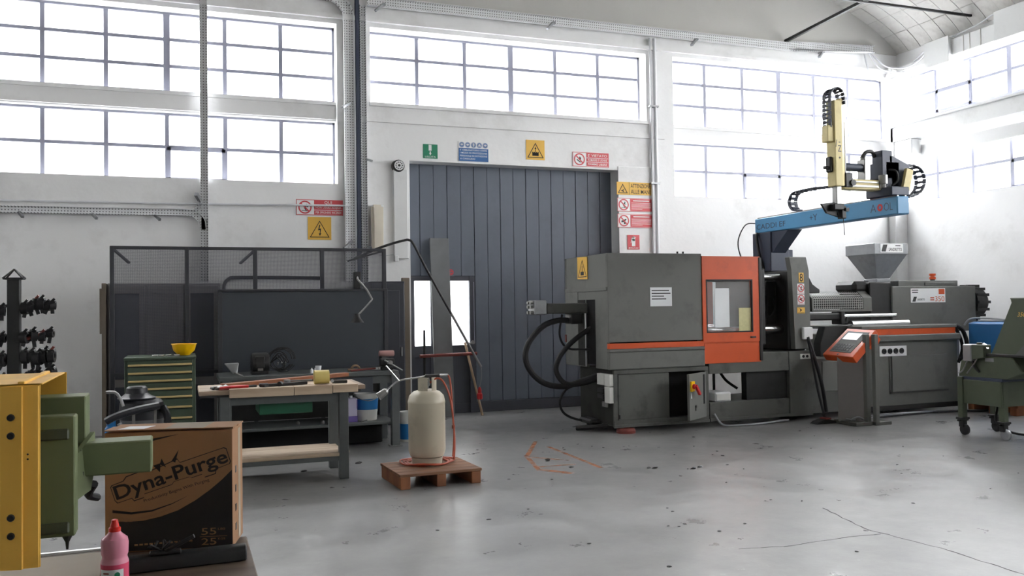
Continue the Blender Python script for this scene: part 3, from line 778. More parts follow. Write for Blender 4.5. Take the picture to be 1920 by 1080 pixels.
t, fr, w, h = sign('prohibition_sign', 1.424, 2.80, 2.049, 3.01, 'dark red no water on fire sign behind the thin conduit, left wall', 'signwhite')
no_symbol(t, fr, w * .185, h * .5, h * .42, figure(fr))
for (z0, z1) in ((.68, .97), (.36, .63), (.05, .32)): MB().rect(fr, w * .38, h * z0, w * .985, h * z1).build('red_band', 'signred', t)
for i, (s, a, ww, z, hh) in enumerate((('QUI', .60, .16, .71, .22), ('NON USARE ACQUA', .41, .55, .42, .15), ('PER SPEGNERE INCENDI', .41, .55, .11, .15))):
    text(s, fr, w * a, h * z, w * ww, h * hh, 'signwhite', t, w0=.002, off=.003)
mb = MB(); mb.ring(fr, [(0, 0), (w, 0), (w, h), (0, h)], [(.008, .008), (w - .008, .008), (w - .008, h - .008), (.008, h - .008)]); mb.build('border', 'signred', t)
t, fr, w, h = sign('warning_sign', 1.577, 2.47, 1.888, 2.778, 'yellow high voltage sign with black lightning bolt below the red sign', 'signyellow')
mb = MB(); mb.tri(fr, w / 2, h * .10, h * .74, .009)
mb.flat(fr, [(w * .49, h * .66), (w * .53, h * .64), (w * .49, h * .48), (w * .56, h * .50), (w * .53, h * .28), (w * .57, h * .30), (w * .51, h * .16), (w * .46, h * .28), (w * .50, h * .28), (w * .51, h * .43), (w * .43, h * .41)]); mb.build('pictogram', 'ink', t)
t, fr, w, h = sign('notice', 3.585, 1.985, 3.69, 2.10, 'tiny red and white round notice on the grey door above its right window', 'plank', 12.325)
mb = MB(); mb.circ(fr, w / 2, h / 2, .03, .045); mb.rect(fr, w * .25, h * .55, w * .75, h * .68); mb.rect(fr, w * .25, h * .3, w * .75, h * .43); mb.build('print', 'signred', t)
# ------------------------------------------------------------------ injection moulding machine
F = 9.45
mc = thing('injection_molding_machine', 'long grey and orange injection moulding machine standing in front of the right wall', 'machine', (7.6, 10.0, 0))
fm = Fr((0, F, 0), (1, 0, 0), (0, 0, 1), (0, -1, 0))         # front plane of the machine, coordinates x and z
fl = Fr((4.73, 0, 0), (0, -1, 0), (0, 0, 1), (-1, 0, 0))     # left end, coordinates -y and z
# clamp housing: shell of separate sheets with the open bay at its left end
cl = MB()
cl.box(4.73, 6.03, F, F + .04, 1.08, 2.15, .006)
cl.box(4.73, 6.03, 10.66, 10.70, .755, 2.15, .006)
cl.box(4.735, 6.025, F + .006, 10.69, 2.11, 2.148)
cl.box(5.98, 6.027, F + .041, 10.65, .76, 2.12)
cl.box(4.732, 4.77, F + .041, 9.80, .76, 2.115)
cl.box(4.732, 4.77, 10.07, 10.655, .76, 2.115)
cl.box(4.733, 4.77, 9.78, 10.09, 1.60, 2.114)
cl.box(4.725, 4.735, 10.30, 10.69, .77, 1.72, .003).box(4.72, 4.735, F + .02, 10.69, 1.70, 1.745, .003)
clamp = cl.build('clamp_housing', 'machine', mc)
MB().box(4.722, 4.731, 10.09, 10.29, .77, 1.60, .002).build('painted_recess', 'blotchgrey', clamp)  # shaded recess imitated by a flat dark sheet on the left end
MB().box(4.72, 4.733, 10.055, 10.085, .77, 1.55, .002).build('edge_strip', 'galv', clamp)
MB().box(4.715, 4.73, 10.66, 10.70, 1.05, 1.15, .003).build('reflector', 'redpaint', clamp)
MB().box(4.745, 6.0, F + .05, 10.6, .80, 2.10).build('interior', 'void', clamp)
MB().box(4.73, 6.045, F - .008, F + .04, 1.003, 1.068, .003).build('orange_stripe', 'orange', clamp)
MB().box(4.73, 6.05, F - .012, F + .04, .755, .965, .01).box(4.73, 6.045, F - .02, F + .04, .965, 1.0, .006).build('lower_skirt', 'machine', clamp)
MB().rect(fm, 5.30, 1.505, 5.60, 1.735, .001, .003).build('paper_note', 'paper', clamp)
mb = MB()
for i, w_ in enumerate((.24, .26, .17, .2)): mb.rect(fm, 5.32, 1.69 - i * .034, 5.32 + w_, 1.702 - i * .034, .003, .004)
mb.build('print', 'dark', clamp)
s = MB().flat(fl, [(-10.29, 1.865), (-9.995, 1.855), (-9.995, 2.135), (-10.29, 2.145)], .001, .006).build('warning_plate', 'signyellow', clamp)
f2 = Fr((4.7245, 0, 0), (0, -1, 0), (0, 0, 1), (-1, 0, 0))
mb = MB(); mb.tri(f2, -10.142, 1.885, .22, .009); mb.rect(f2, -10.19, 1.91, -10.095, 1.955); mb.rect(f2, -10.147, 1.955, -10.137, 2.03); mb.build('pictogram', 'ink', clamp)
for x in (5.75, 5.83): MB().lathe((x, F + .1, 2.15), [(.0, 0), (.012, 0), (.012, .03), (0, .03)], seg=8).build('eye_bolt', 'dark', clamp)
# base cabinet under the clamp
bc = MB()
bc.box(4.80, 4.83, F + .051, 10.40, .08, .70).box(4.832, 6.05, 10.36, 10.395, .15, .70).box(4.79, 6.10, F, 10.40, .70, .752, .006).box(4.79, 6.10, F, 10.40, .08, .15, .006)
bc.box(4.79, 4.84, F + .001, F + .05, .15, .70).box(6.05, 6.10, F + .001, 10.35, .15, .70).box(4.785, 6.105, F - .015, F + .02, .065, .10, .004)
base = bc.build('base_cabinet', 'machine2', mc)
MB().box(4.788, 4.799, F + .03, 10.39, .09, .745, .002).build('side_plate', 'blotchgrey', base)  # separate sheet that makes the base's left side darker
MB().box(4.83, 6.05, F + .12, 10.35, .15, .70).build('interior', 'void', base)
MB().box(4.85, 5.545, F + .005, F + .035, .15, .695, .005).build('door_panel', 'machine2', base)
MB().rod((4.86, F - .005, .17), (4.86, F - .005, .22), .012, 8).build('latch', 'dark', base)
def swung(a, b, w0, w1, z0, z1, hinge=(6.055, F), ang=math.radians(42)):
    pass
hx, hy = 6.06, F - .005; ex, ey = 5.645, 9.16
fd = Fr((ex, ey, 0), (hx - ex, hy - ey, 0), (0, 0, 1), Vector((hy - ey, -(hx - ex), 0)))
LW = math.hypot(hx - ex, hy - ey)
dr = MB().rect(fd, 0, .135, LW, .685, -.03, 0).build('open_door', 'machine', mc)
mb = MB(); mb.rect(fd, LW - .09, .30, LW - .05, .66, 0, .003); mb.build('vent_slot', 'void', dr)
mb = MB(); mb.rect(fd, .02, .48, .12, .60, 0, .02); mb.build('switch_plate', 'yellow', dr)
q = fd.P(.07, .54, .02); q2 = fd.P(.07, .54, .05)
mb = MB(); mb.rod(q, q2, .03, 12); mb.beam(fd.P(.065, .55, .055), fd.P(.17, .44, .06), .03, .03); mb.build('rotary_handle', 'red', dr)
mb = MB(); mb.disc(fd, .17, .29, .016, 0, .012, 10); mb.rect(fd, .16, .24, .18, .285, 0, .006); mb.build('door_lock', 'dark', dr)
mb = MB(); mb.flat(fd, [(.045, .395), (.075, .395), (.06, .46)], 0, .002); mb.build('white_tag', 'paper', dr)
# cable boxes on the left end of the base
fb = Fr((4.79, 0, 0), (0, -1, 0), (0, 0, 1), (-1, 0, 0))
for a, b, z0, z1 in ((-9.80, -9.61, .565, .70), (-9.60, -9.46, .56, .70), (-9.60, -9.46, .36, .55)):
    MB().rect(fb, a, z0, b, z1, 0, .05).build('terminal_box', 'bucketwhite', base)
for z in (.50, .43): MB().rect(fb, -9.80, z - .03, -9.64, z + .02, 0, .05).build('connector', 'dark', base)
for k in range(3): MB().rod((4.77, 9.70 - k * .05, .36), (4.77, 9.70 - k * .05, .30), .018, 8).build('cable_gland', 'steel', base)
# levelling feet
for x, y in ((4.95, 9.47), (5.95, 10.35), (7.5, 9.75), (9.0, 9.8), (9.9, 10.3), (4.95, 10.3)):
    MB().lathe((x, y, 0), [(0, 0), (.115, 0), (.118, .03), (.10, .055), (.03, .06), (.03, .09), (0, .09)], seg=20).build('levelling_foot', 'redpaint' if x < 5 and y < 10 else 'dark', mc)
# ejector beam with sockets and hoses at the left end
MB().box(4.20, 4.80, 10.05, 10.3, 1.43, 1.56, .01).build('ejector_beam', 'machine2', mc)
mb = MB().box(4.04, 4.20, 10.06, 10.3, 1.42, 1.60, .012)
vb = mb.build('valve_block', 'galv', mc)
for z in (1.46, 1.53, 1.58):
    for y in (10.12, 10.22): MB().rod((4.04, y, z - .01), (4.0, y, z - .01), .022, 10).build('socket', 'steel', vb)
MB().box(4.5, 4.65, 10.0, 10.2, 1.30, 1.43, .008).build('hose_manifold', 'dark', mc)
MB().tube([(4.52, 10.1, 1.345), (4.35, 10.1, 1.345), (4.16, 10.1, 1.28), (3.98, 10.1, 1.10), (3.92, 10.1, .92), (3.98, 10.1, .74), (4.16, 10.1, .58), (4.40, 10.05, .53), (4.62, 10.0, .59), (4.80, 9.9, .66)], .036, 10).build('hydraulic_hose', 'black', mc)
MB().tube([(4.85, 9.95, 1.30), (4.72, 10.0, 1.22), (4.53, 10.05, 1.08), (4.37, 10.08, .90), (4.32, 10.08, .72), (4.42, 10.05, .57), (4.6, 10.0, .56), (4.80, 9.9, .62)], .032, 10).build('hydraulic_hose', 'black', mc)
MB().tube([(4.42, 10.1, 1.42), (4.38, 10.1, 1.2), (4.42, 10.1, 1.06), (4.52, 10.1, .99), (4.66, 10.0, .985), (4.85, 9.95, .96)], .014, 8).build('cable', 'black', mc)
MB().tube([(4.6, 10.05, .56), (4.45, 10.1, .48), (4.37, 10.1, .34), (4.42, 10.1, .20), (4.56, 10.05, .12), (4.72, 9.95, .10)], .015, 8).build('cable', 'black', mc)
MB().box(4.62, 4.76, 9.75, 10.1, .08, .14, .02).tube([(4.5, 9.9, .03), (4.7, 9.7, .06), (4.9, 9.6, .09)], .03).build('pipe_cluster', 'dark', mc)
# sliding orange guard with window
gd = MB()
def framed(mb, fr, x0, z0, x1, z1, a0, c0, a1, c1, w0, w1):
    mb.rect(fr, x0, z0, a0, z1, w0, w1); mb.rect(fr, a1, z0, x1, z1, w0, w1); mb.rect(fr, a0, z0, a1, c0, w0, w1); mb.rect(fr, a0, c1, a1, z1, w0, w1); return mb
framed(gd, fm, 6.03, 1.045, 6.88, 2.12, 6.08, 1.165, 6.765, 1.83, -.045, .012)
gd.rect(fm, 6.05, .785, 6.88, 1.035, -.045, .004); gd.rect(fm, 6.05, 1.03, 6.88, 1.05, -.045, -.004)
guard = gd.build('sliding_guard', 'orange', mc)
MB().rect(fm, 6.075, 1.16, 6.77, 1.835, -.02, -.014).build('guard_window', 'film', guard)
mb = framed(MB(), fm, 6.08, 1.165, 6.765, 1.83, 6.095, 1.18, 6.75, 1.815, -.012, .015); mb.build('window_seal', 'black', guard)
MB().rect(fm, 6.57, 1.165, 6.755, 1.47, -.012, -.008).build('taped_note', 'note', guard)
MB().rect(fm, 6.22, 1.23, 6.43, 1.72, -.012, -.0095).build('paper_sheet', 'paper', guard)
MB().rect(fm, 6.72, 1.09, 6.80, 1.11, .012, .022).build('grip', 'dark', guard)
MB().box(6.86, 6.905, F - .02, F + .06, .80, 2.11, .006).build('guard_edge', 'dark', guard)
# rear guard seen through, tie bars, platens, mould
framed(MB(), Fr((0, 10.62, 0), (1, 0, 0), (0, 0, 1), (0, -1, 0)), 6.03, .785, 6.95, 2.1, 6.12, 1.12, 6.86, 1.84, -.04, 0).build('rear_guard', 'orange', mc)
for z, r in ((1.87, .045), (1.185, .065)):
    for y in (9.72, 10.42): MB().rod((6.0, y, z), (7.42, y, z), r, 16).build('tie_bar', 'chrome', mc)
MB().box(6.92, 7.10, 9.62, 10.52, .98, 1.98, .02).build('moving_platen', 'dark', mc)
mb = MB().box(7.10, 7.24, 9.80, 10.34, 1.20, 1.82, .01).box(7.25, 7.40, 9.80, 10.34, 1.20, 1.82, .01)
mold = mb.build('mold', 'dark', mc)
for k, z in enumerate((1.30, 1.45, 1.62, 1.75)):
    MB().box(7.12 + .03 * (k % 2), 7.22, 9.77, 9.81, z, z + .07, .006).build('clamp_bar', 'dark', mold)
MB().tube([(7.16, 9.78, 1.5), (7.2, 9.7, 1.35), (7.3, 9.7, 1.45), (7.33, 9.8, 1.6)], .012).build('cooling_hose', 'black', mold)
MB().box(6.05, 6.92, 9.55, 10.55, .93, 1.00).build('tray', 'dark', mc)
MB().box(7.40, 7.68, 9.56, 10.56, .902, 1.95, .02).build('fixed_platen', 'dark', mc)
pn = MB()
pn.prism([fm.P(7.342, 2.12), fm.P(7.615, 2.12), fm.P(7.655, 1.94), fm.P(7.665, .925), fm.P(7.41, .925), fm.P(7.385, 1.95)], (0, .09, 0), .006)
pc = pn.build('platen_cover', 'machine', mc)
MB().rect(fm, 7.49, 1.79, 7.565, 1.915, 0, .003).build('number_plate', 'signyellow', pc)
text('8', fm, 7.503, 1.80, .048, .105, 'ink', pc, w0=.0032, off=.004)
fsg = Fr((0, F - .0005, 0), (1, 0, 0), (0, 0, 1), (0, -1, 0))
for z, dr_ in ((1.715, figure), (1.575, hand)):
    MB().rect(fsg, 7.462, z - .075, 7.572, z + .058, 0, .002).build('sticker', 'signwhite', pc)
    f3 = Fr((0, F - .0028, 0), (1, 0, 0), (0, 0, 1), (0, -1, 0))
    mb = MB(); dr_(f3)(mb, 7.517, z, .05); mb.build('pictogram', 'ink', pc)
    mb = MB(); mb.circ(f3, 7.517, z, .042, .052, .001, .003); mb.bar(f3, 7.485, z + .032, 7.549, z - .032, .010, .0022, .0034); mb.build('prohibition_ring', 'signred', pc)
    text('VIETATO', f3, 7.475, z - .071, .085, .012, 'signred', pc)
MB().rect(fsg, 7.455, 1.385, 7.575, 1.465, 0, .002).build('sticker', 'signyellow', pc)
f3 = Fr((0, F - .0028, 0), (1, 0, 0), (0, 0, 1), (0, -1, 0))
mb = MB(); mb.flat(f3, [(7.49, 1.455), (7.53, 1.43), (7.49, 1.405), (7.505, 1.43)]); mb.bar(f3, 7.462, 1.393, 7.568, 1.393, .006); mb.build('pictogram', 'ink', pc)
MB().box(7.51, 7.66, F - .05, F, 1.05, 1.205, .01).build('socket_box', 'white', pc)
MB().rect(fm, 7.48, .795, 7.64, .862, 0, .012).build('switch_plate', 'bucketwhite', mc)
mb = MB()
for a in (7.525, 7.585): mb.disc(fm, a, .83, .018, .012, .02, 12)
mb.build('push_buttons', 'dark', mc)
# machine bed
bd = MB()
bd.box(6.11, 7.305, F, F + .12, .655, .90, .006).box(6.11, 7.40, 10.4, 10.52, .655, .90).box(6.11, 7.305, F + .121, 10.39, .84, .898)
bd.box(7.31, 7.675, F - .002, 10.2, .06, .90, .006)
bd.box(6.11, 7.305, F, 10.3, .07, .30, .006)
bd.box(6.11, 7.305, F - .02, F - .001, .07, .105)
bd.box(7.68, 8.455, F + .02, 10.5, .08, .79, .006)
bed = bd.build('machine_bed', 'machine2', mc)
MB().box(6.69, 7.305, F + .05, F + .16, .302, .655).build('oil_tank', 'dark', bed)
MB().box(7.84, 8.40, F + .005, F + .03, .36, .75, .006).build('access_panel', 'machine', bed)
for x in (6.48, 6.60): MB().rod((x, 10.1, .30), (x, 10.1, .655), .018, 8).build('pipe', 'dark', bed)
MB().rod((6.30, 10.0, .30), (6.48, 10.1, .52), .012, 8).build('pipe', 'dark', bed)
MB().tube([(6.62, 10.0, .64), (6.66, 9.9, .52), (6.76, 9.8, .42)], .018).build('hose', 'black', bed)
MB().tube([(6.16, F - .02, .16), (6.25, F - .06, .03), (6.45, F - .1, .015), (6.8, F - .08, .015), (7.25, F - .04, .03)], .014).build('cable', 'galv', bed)
# nozzle side, barrel guard, guide rods
MB().lathe((7.68, 10.1, 1.68), [(0, 0), (.24, 0), (.22, .06), (.12, .10), (.10, .3), (.06, .4), (0, .4)], 'x', 20).build('nozzle_flange', 'dark', mc)
MB().prism([(7.66, 9.60, 1.92), (7.76, 9.60, 1.90), (7.82, 9.60, 1.76), (7.95, 9.60, 1.70), (7.95, 9.60, 1.65), (7.66, 9.60, 1.65)], (0, .35, 0), .01).lathe((7.70, 9.85, 1.17), [(0, 0), (.07, 0), (.07, .05), (0, .05)], 'x', 14).lathe((7.70, 9.85, 1.80), [(0, 0), (.07, 0), (.07, .06), (0, .06)], 'x', 14).build('platen_nuts', 'dark', mc)
bg_ = MB()
for pts in ([(9.9, 1.41), (9.9, 1.58)], [(9.9, 1.58), (10.02, 1.67)], [(10.02, 1.67), (10.3, 1.67)]):
    (y0, z0), (y1, z1) = pts
    bg_.prism([(8.08, y0, z0), (8.93, y0, z0), (8.93, y1, z1), (8.08, y1, z1)], (0, .004, .004))
brl = bg_.build('barrel_guard', 'barrelguard', mc)
MB().rod((7.8, 10.1, 1.53), (9.1, 10.1, 1.53), .10, 18).build('barrel', 'dark', mc)
mb = MB()
for x0, x1 in ((8.05, 8.075), (8.93, 9.08)):
    mb.prism([(x0, 9.895, 1.40), (x0, 9.895, 1.585), (x0, 10.015, 1.68), (x0, 10.3, 1.68), (x0, 10.3, 1.40)], (x1 - x0, 0, 0))
mb.box(8.05, 9.08, 9.89, 9.90, 1.395, 1.425); mb.build('guard_frame', 'machine', brl)
MB().box(7.72, 8.50, 9.82, 9.98, 1.28, 1.38, .02).box(8.46, 8.53, 9.8, 10.0, 1.22, 1.40, .01).build('traverse_cylinder', 'dark', mc)
MB().rod((8.5, 9.9, 1.335), (9.5, 9.9, 1.335), .03, 12).build('guide_rod', 'chrome', mc)
MB().prism([(7.98, 9.66, .80), (7.98, 9.66, .98), (8.07, 9.66, 1.20), (8.52, 9.66, 1.22), (8.62, 9.66, 1.08), (8.8, 9.66, 1.06), (8.8, 9.66, .80)], (0, .14, 0), .01).build('carriage', 'dark', mc)
MB().lathe((8.6, 9.78, 1.215), [(0, 0), (.055, 0), (.055, 1.0), (0, 1.0)], 'x', 16).build('injection_cylinder', 'chrome', mc)
MB().tube([(8.5, 9.85, 1.32), (8.52, 9.83, 1.26), (8.57, 9.83, 1.24), (8.6, 9.85, 1.32)], .014).build('cable_loop', 'black', mc)
# injection housing, lid, plate, motor, hopper
MB().box(9.08, 9.47, 9.93, 10.55, 1.20, 1.80, .01).box(8.85, 9.2, 9.98, 10.4, 1.66, 1.82, .05).build('feed_throat', 'dark', mc)
ih = MB().box(9.455, 11.03, 9.90, 10.60, 1.08, 1.742, .008).build('injection_housing', 'machine', mc)
MB().box(9.62, 10.74, 9.95, 10.5, 1.742, 1.825, .006).box(10.10, 10.68, 9.935, 9.96, 1.748, 1.80, .004).build('lid', 'machine', ih)
fi = Fr((0, 9.90, 0), (1, 0, 0), (0, 0, 1), (0, -1, 0))
pl = MB().rect(fi, 9.79, 1.505, 10.435, 1.71, 0, .004).build('name_plate', 'signwhite', ih)
f4 = Fr((0, 9.8958, 0), (1, 0, 0), (0, 0, 1), (0, -1, 0))
MB().rect(f4, 10.31, 1.625, 10.42, 1.70).build('orange_square', 'orange', ih)
text('350', f4, 10.24, 1.52, .175, .075, 'orange', ih, off=-.005)
mb = MB(); mb.rect(f4, 10.15, 1.535, 10.22, 1.55); mb.rect(f4, 10.15, 1.565, 10.22, 1.58); mb.build('small_print', 'orange', ih)
mb = MB(); mb.rect(f4, 9.81, 1.678, 9.925, 1.690); mb.rect(f4, 9.815, 1.645, 9.92, 1.660); mb.build('small_print', 'dark', ih)
mb = MB(); mb.flat(f4, [(9.815, 1.52), (9.87, 1.52), (9.90, 1.59), (9.845, 1.59)]); mb.build('emblem', 'dark', ih)
text('SANDRETTO', f4, 9.91, 1.535, .135, .03, 'ink', ih)
bcn = MB().lathe((10.36, 10.05, 1.825), [(0, 0), (.035, 0), (.035, .02), (0, .02)], seg=12).build('beacon_base', 'dark', ih)
MB().lathe((10.36, 10.05, 1.845), [(0, 0), (.045, 0), (.045, .035), (.03, .04), (.03, .05), (.045, .055), (.045, .085), (0, .085)], seg=14).build('orange_beacon', 'orange', ih)
mo = MB()
mo.lathe((11.03, 10.12, 1.50), [(0, 0), (.26, 0), (.26, .08), (.24, .09), (.24, .22), (.18, .30), (0, .30)], 'x', 24)
for k in range(14):
    a = k * 2 * math.pi / 14; y, z = 10.12 + .25 * math.cos(a), 1.50 + .25 * math.sin(a)
    mo.beam((11.04, y, z), (11.27, y, z), .04, .04)
mo.rod((11.14, 10.0, 1.28), (11.10, 10.0, 1.02), .03)
mo.build('hydraulic_motor', 'dark', mc)
hp = MB()
hx0, hx1, hy0, hy1 = 9.16, 9.75, 9.90, 10.47
def frustum(mb, a, b):
    (x0, x1, y0, y1, z0), (X0, X1, Y0, Y1, Z0) = a, b
    bm = bmesh.new(); A = [bm.verts.new(p) for p in ((x0, y0, z0), (x1, y0, z0), (x1, y1, z0), (x0, y1, z0))]; B = [bm.verts.new(p) for p in ((X0, Y0, Z0), (X1, Y0, Z0), (X1, Y1, Z0), (X0, Y1, Z0))]
    for k in range(4):
        j = (k + 1) % 4; bm.faces.new([A[k], A[j], B[j], B[k]])
    bm.faces.new(A[::-1]); bm.faces.new(B)
    bmesh.ops.recalc_face_normals(bm, faces=bm.faces[:]); mb._take(bm); return mb
frustum(hp, (9.36, 9.56, 10.09, 10.29, 1.83), (hx0, hx1, hy0, hy1, 2.21))
hp.box(9.33, 9.59, 10.06, 10.32, 1.80, 1.86, .01)
hop = hp.build('hopper', 'galv', mc)
MB().box(hx0 - .01, hx1 + .01, hy0 - .01, hy1 + .01, 2.20, 2.355, .006).build('hopper_rim', 'galv', hop)
f5 = Fr((0, hy0 - .011, 0), (1, 0, 0), (0, 0, 1), (0, -1, 0))
MB().rect(f5, 9.25, 2.225, 9.66, 2.345, 0, .003).build('maker_plate', 'signwhite', hop)
f6 = Fr((0, hy0 - .0142, 0), (1, 0, 0), (0, 0, 1), (0, -1, 0))
MB().flat(f6, [(9.265, 2.235), (9.34, 2.235), (9.375, 2.335), (9.30, 2.335)]).build('emblem', 'dark', hop)
text('SANDRETTO', f6, 9.40, 2.245, .235, .045, 'ink', hop, off=.003)
MB().rect(f6, 9.52, 2.315, 9.61, 2.328).build('small_print', 'dark', hop)
# right base cabinet
CF = 9.41
rb = MB().box(8.46, 10.12, CF, 10.55, .08, 1.075, .008).box(8.44, 10.10, CF - .02, 10.55, 1.155, 1.20, .006).build('power_cabinet', 'machine', mc)
fc = Fr((0, CF, 0), (1, 0, 0), (0, 0, 1), (0, -1, 0))
MB().box(8.50, 10.08, CF - .012, CF + .3, 1.075, 1.158, .003).build('orange_stripe', 'orange', rb)
MB().box(8.50, 10.14, CF - .05, CF + .2, .985, 1.075, .012).build('ledge', 'machine', rb)
MB().box(8.46, 10.13, CF - .008, CF + .1, .06, .13, .004).build('plinth', 'dark', rb)
MB().rect(fc, 8.93, .31, 9.91, .79, 0, .03).build('removable_panel', 'machine', rb)
mb = MB(); mb.rect(fc, 8.90, .285, 9.93, .31, 0, .012); mb.rect(fc, 8.90, .285, 8.93, .79, 0, .012); mb.build('painted_panel_shadow', 'machine2', rb)  # shadow along the panel's left and lower edges painted as darker strips
so = MB().rect(fc, 8.74, .79, 9.20, .925, 0, .012).build('socket_panel', 'signwhite', rb)
for k in range(4):
    mb = MB(); mb.circ(fc, 8.81 + k * .10, .857, .024, .038, .012, .022, 16); mb.disc(fc, 8.81 + k * .10, .857, .022, .012, .016, 12); mb.build('socket', 'dark', rb)
MB().tube([(10.09, 9.42, 1.185), (10.20, 9.40, 1.12), (10.27, 9.39, .95), (10.25, 9.39, .78), (10.15, 9.40, .70)], .028).tube([(10.11, 9.44, 1.16), (10.18, 9.42, 1.02), (10.21, 9.41, .85), (10.14, 9.42, .66)], .022).build('cable_bundle', 'black', rb)

# thing on the bed: white box
t = thing('white_box', 'small white plastic box lying on the machine bed beside the open door', 'box', (6.30, 9.6, .30))
MB().box(6.20, 6.43, 9.46, 9.80, .302, .42, .012).build('box_body', 'white', t)
MB().box(6.215, 6.415, 9.453, 9.462, .32, .40, .003).build('end_cap', 'bucketwhite', t)
# foot pedal with its cable
t = thing('foot_pedal', 'dark foot pedal on the floor, its black cable hanging from the machine', 'pedal', (7.55, 9.15, 0))
MB().prism([(7.40, 9.05, 0), (7.74, 9.05, 0), (7.70, 9.05, .035), (7.55, 9.05, .06), (7.44, 9.05, .03)], (0, .14, 0), .006).build('pedal_body', 'dark', t)
MB().box(7.53, 7.62, 9.04, 9.16, .055, .075, .006).build('pedal_plate', 'redpaint', t)
MB().tube([(7.58, 9.41, 1.06), (7.60, 9.36, .8), (7.62, 9.3, .45), (7.62, 9.2, .15), (7.60, 9.14, .06)], .016).tube([(7.575, 9.41, 1.08), (7.66, 9.36, .75), (7.70, 9.3, .45), (7.74, 9.28, .12)], .024).build('cable', 'black', t)

# ------------------------------------------------------------------ control console on its pedestal
t = thing('control_console', 'orange framed operator console tilted on a dark pedestal in front of the machine', 'control panel', (7.8, 8.9, 0))
A_, B_, C_, D_ = Vector((8.08, 9.25, 1.185)), Vector((8.08, 8.80, 1.185)), Vector((7.67, 9.25, .86)), Vector((7.67, 8.67, .845))
fcon = Fr(C_, D_ - C_, A_ - C_)
n_ = -fcon.n if fcon.n.x > 0 else fcon.n
fcon.n = n_
cw, chh = .50, (A_ - C_).length
hd = MB(); hd.prism([fcon.P(0, 0), fcon.P(cw + .05, 0), fcon.P(cw, chh), fcon.P(0, chh)], -n_ * .10, .008)
head = hd.build('console_head', 'orange', t)
MB().rect(fcon, .07, .07, cw - .05, chh - .06, 0, .004).build('keyboard_panel', 'machine2', head)
MB().rect(fcon, .10, chh * .58, cw - .14, chh - .09, .004, .007).build('screen', 'galv', head)
mb = MB()
for i in range(6):
    for j in range(3): mb.rect(fcon, .10 + i * .05, .10 + j * .045, .135 + i * .05, .13 + j * .045, .004, .007)
mb.build('keys', 'dark', head)
MB().prism([(8.08, 8.80, 1.17), (8.20, 8.80, 1.05), (8.12, 8.80, .92), (7.95, 8.78, .95)], (0, .42, 0)).build('rear_hood', 'orange', head)
p1, p2 = Vector((7.68, 8.99, 0)), Vector((7.90, 8.77, 0)); nn = Vector((.707, .707, 0))
MB().prism([p1 + Vector((0, 0, .03)), p2 + Vector((0, 0, .03)), p2 + Vector((0, 0, .90)), p1 + Vector((0, 0, .88))], nn * .22, .006).build('pedestal', 'wardrobe', t)
for (x, y, w_) in ((7.92, 8.745, .065), (8.005, 8.69, .06)):
    MB().box(x - w_ / 2, x + w_ / 2, y - .03, y + .03, 0.02, 1.12, .006).build('post', 'machine', t)
MB().box(7.70, 7.96, 8.70, 9.10, 0, .045, .006).box(7.97, 8.22, 8.66, 9.0, 0, .045, .006).build('base_plate', 'machine2', t)
MB().tube([(7.75, 8.85, .06), (7.82, 8.80, .10), (7.9, 8.78, .06)], .012).tube([(7.72, 8.9, .07), (7.8, 8.82, .06)], .01).build('cable', 'galv', t)
for i in range(4):
    o = MB().tube([(8.2, 9.05 + .05 * i, .015), (8.6, 9.22 + .03 * i, .015 + .004 * i), (9.2, 9.30 - .01 * i, .015 + .006 * i), (9.9, 9.27 + .02 * i, .015), (10.3, 9.1, .02)], .014).build('floor_cable', 'galv' if i % 2 else 'dark', loc=(8.2, 9.05 + .05 * i, 0))
    tag(o, ('dark floor cable by the console, nearest the camera of four', 'pale floor cable by the console, second from the camera of four', 'dark floor cable by the console, third from the camera of four', 'pale floor cable by the console, farthest from the camera of four')[i], 'cable', 'cables on the floor by the console')

# ------------------------------------------------------------------ robot on the fixed platen
rbt = thing('handling_robot', 'blue and cream three axis take-out robot mounted on top of the machine', 'robot', (7.55, 10.1, 1.96))
mb = MB().box(7.40, 7.70, 9.9, 10.3, 1.955, 2.49, .008)
mb.prism([(7.42, 10.0, 2.49), (7.42, 9.55, 2.49), (7.42, 10.0, 2.12)], (.22, 0, 0))
mb.box(7.68, 7.80, 9.95, 10.2, 1.955, 2.25, .006)
mb.build('column', 'darkblue', rbt)
bx_ = MB().box(7.40, 7.57, 7.64, 10.24, 2.487, 2.687, .010)
beam = bx_.build('beam', 'blue', rbt)
fbm = Fr((7.40, 0, 0), (0, -1, 0), (0, 0, 1), (-1, 0, 0))
text('CADDI EF', fbm, -10.20, 2.535, .62, .07, 'darkblue', beam, off=-.004)
text('+Y', fbm, -9.10, 2.55, .14, .08, 'darkblue', beam)
text('A', fbm, -8.05, 2.54, .09, .09, 'darkblue', beam, off=-.01); text('OL', fbm, -7.84, 2.54, .13, .09, 'darkblue', beam, off=-.01)
mb = MB(); mb.circ(fbm, -7.90, 2.585, .018, .042, .001, .003, 14); mb.build('emblem', 'red', beam)
for x in (7.43, 7.54): MB().box(x - .012, x + .012, 7.66, 10.2, 2.687, 2.70).build('linear_rail', 'steel', beam)
car = MB().box(7.36, 7.62, 7.68, 8.08, 2.70, 2.80, .01).box(7.40, 7.60, 7.80, 8.05, 2.80, 3.10, .01)
car = car.build('carriage', 'darkblue', rbt)
MB().box(7.35, 7.50, 7.80, 7.96, 2.90, 3.22, .008).build('motor', 'darkblue', car)
MB().prism([(7.46, 7.8, 3.16), (7.50, 7.8, 3.16), (7.76, 7.8, 3.06), (7.72, 7.8, 3.02), (7.64, 7.8, 2.72), (7.50, 7.8, 2.72)], (0, .12, 0)).build('side_cover', 'darkblue', car)
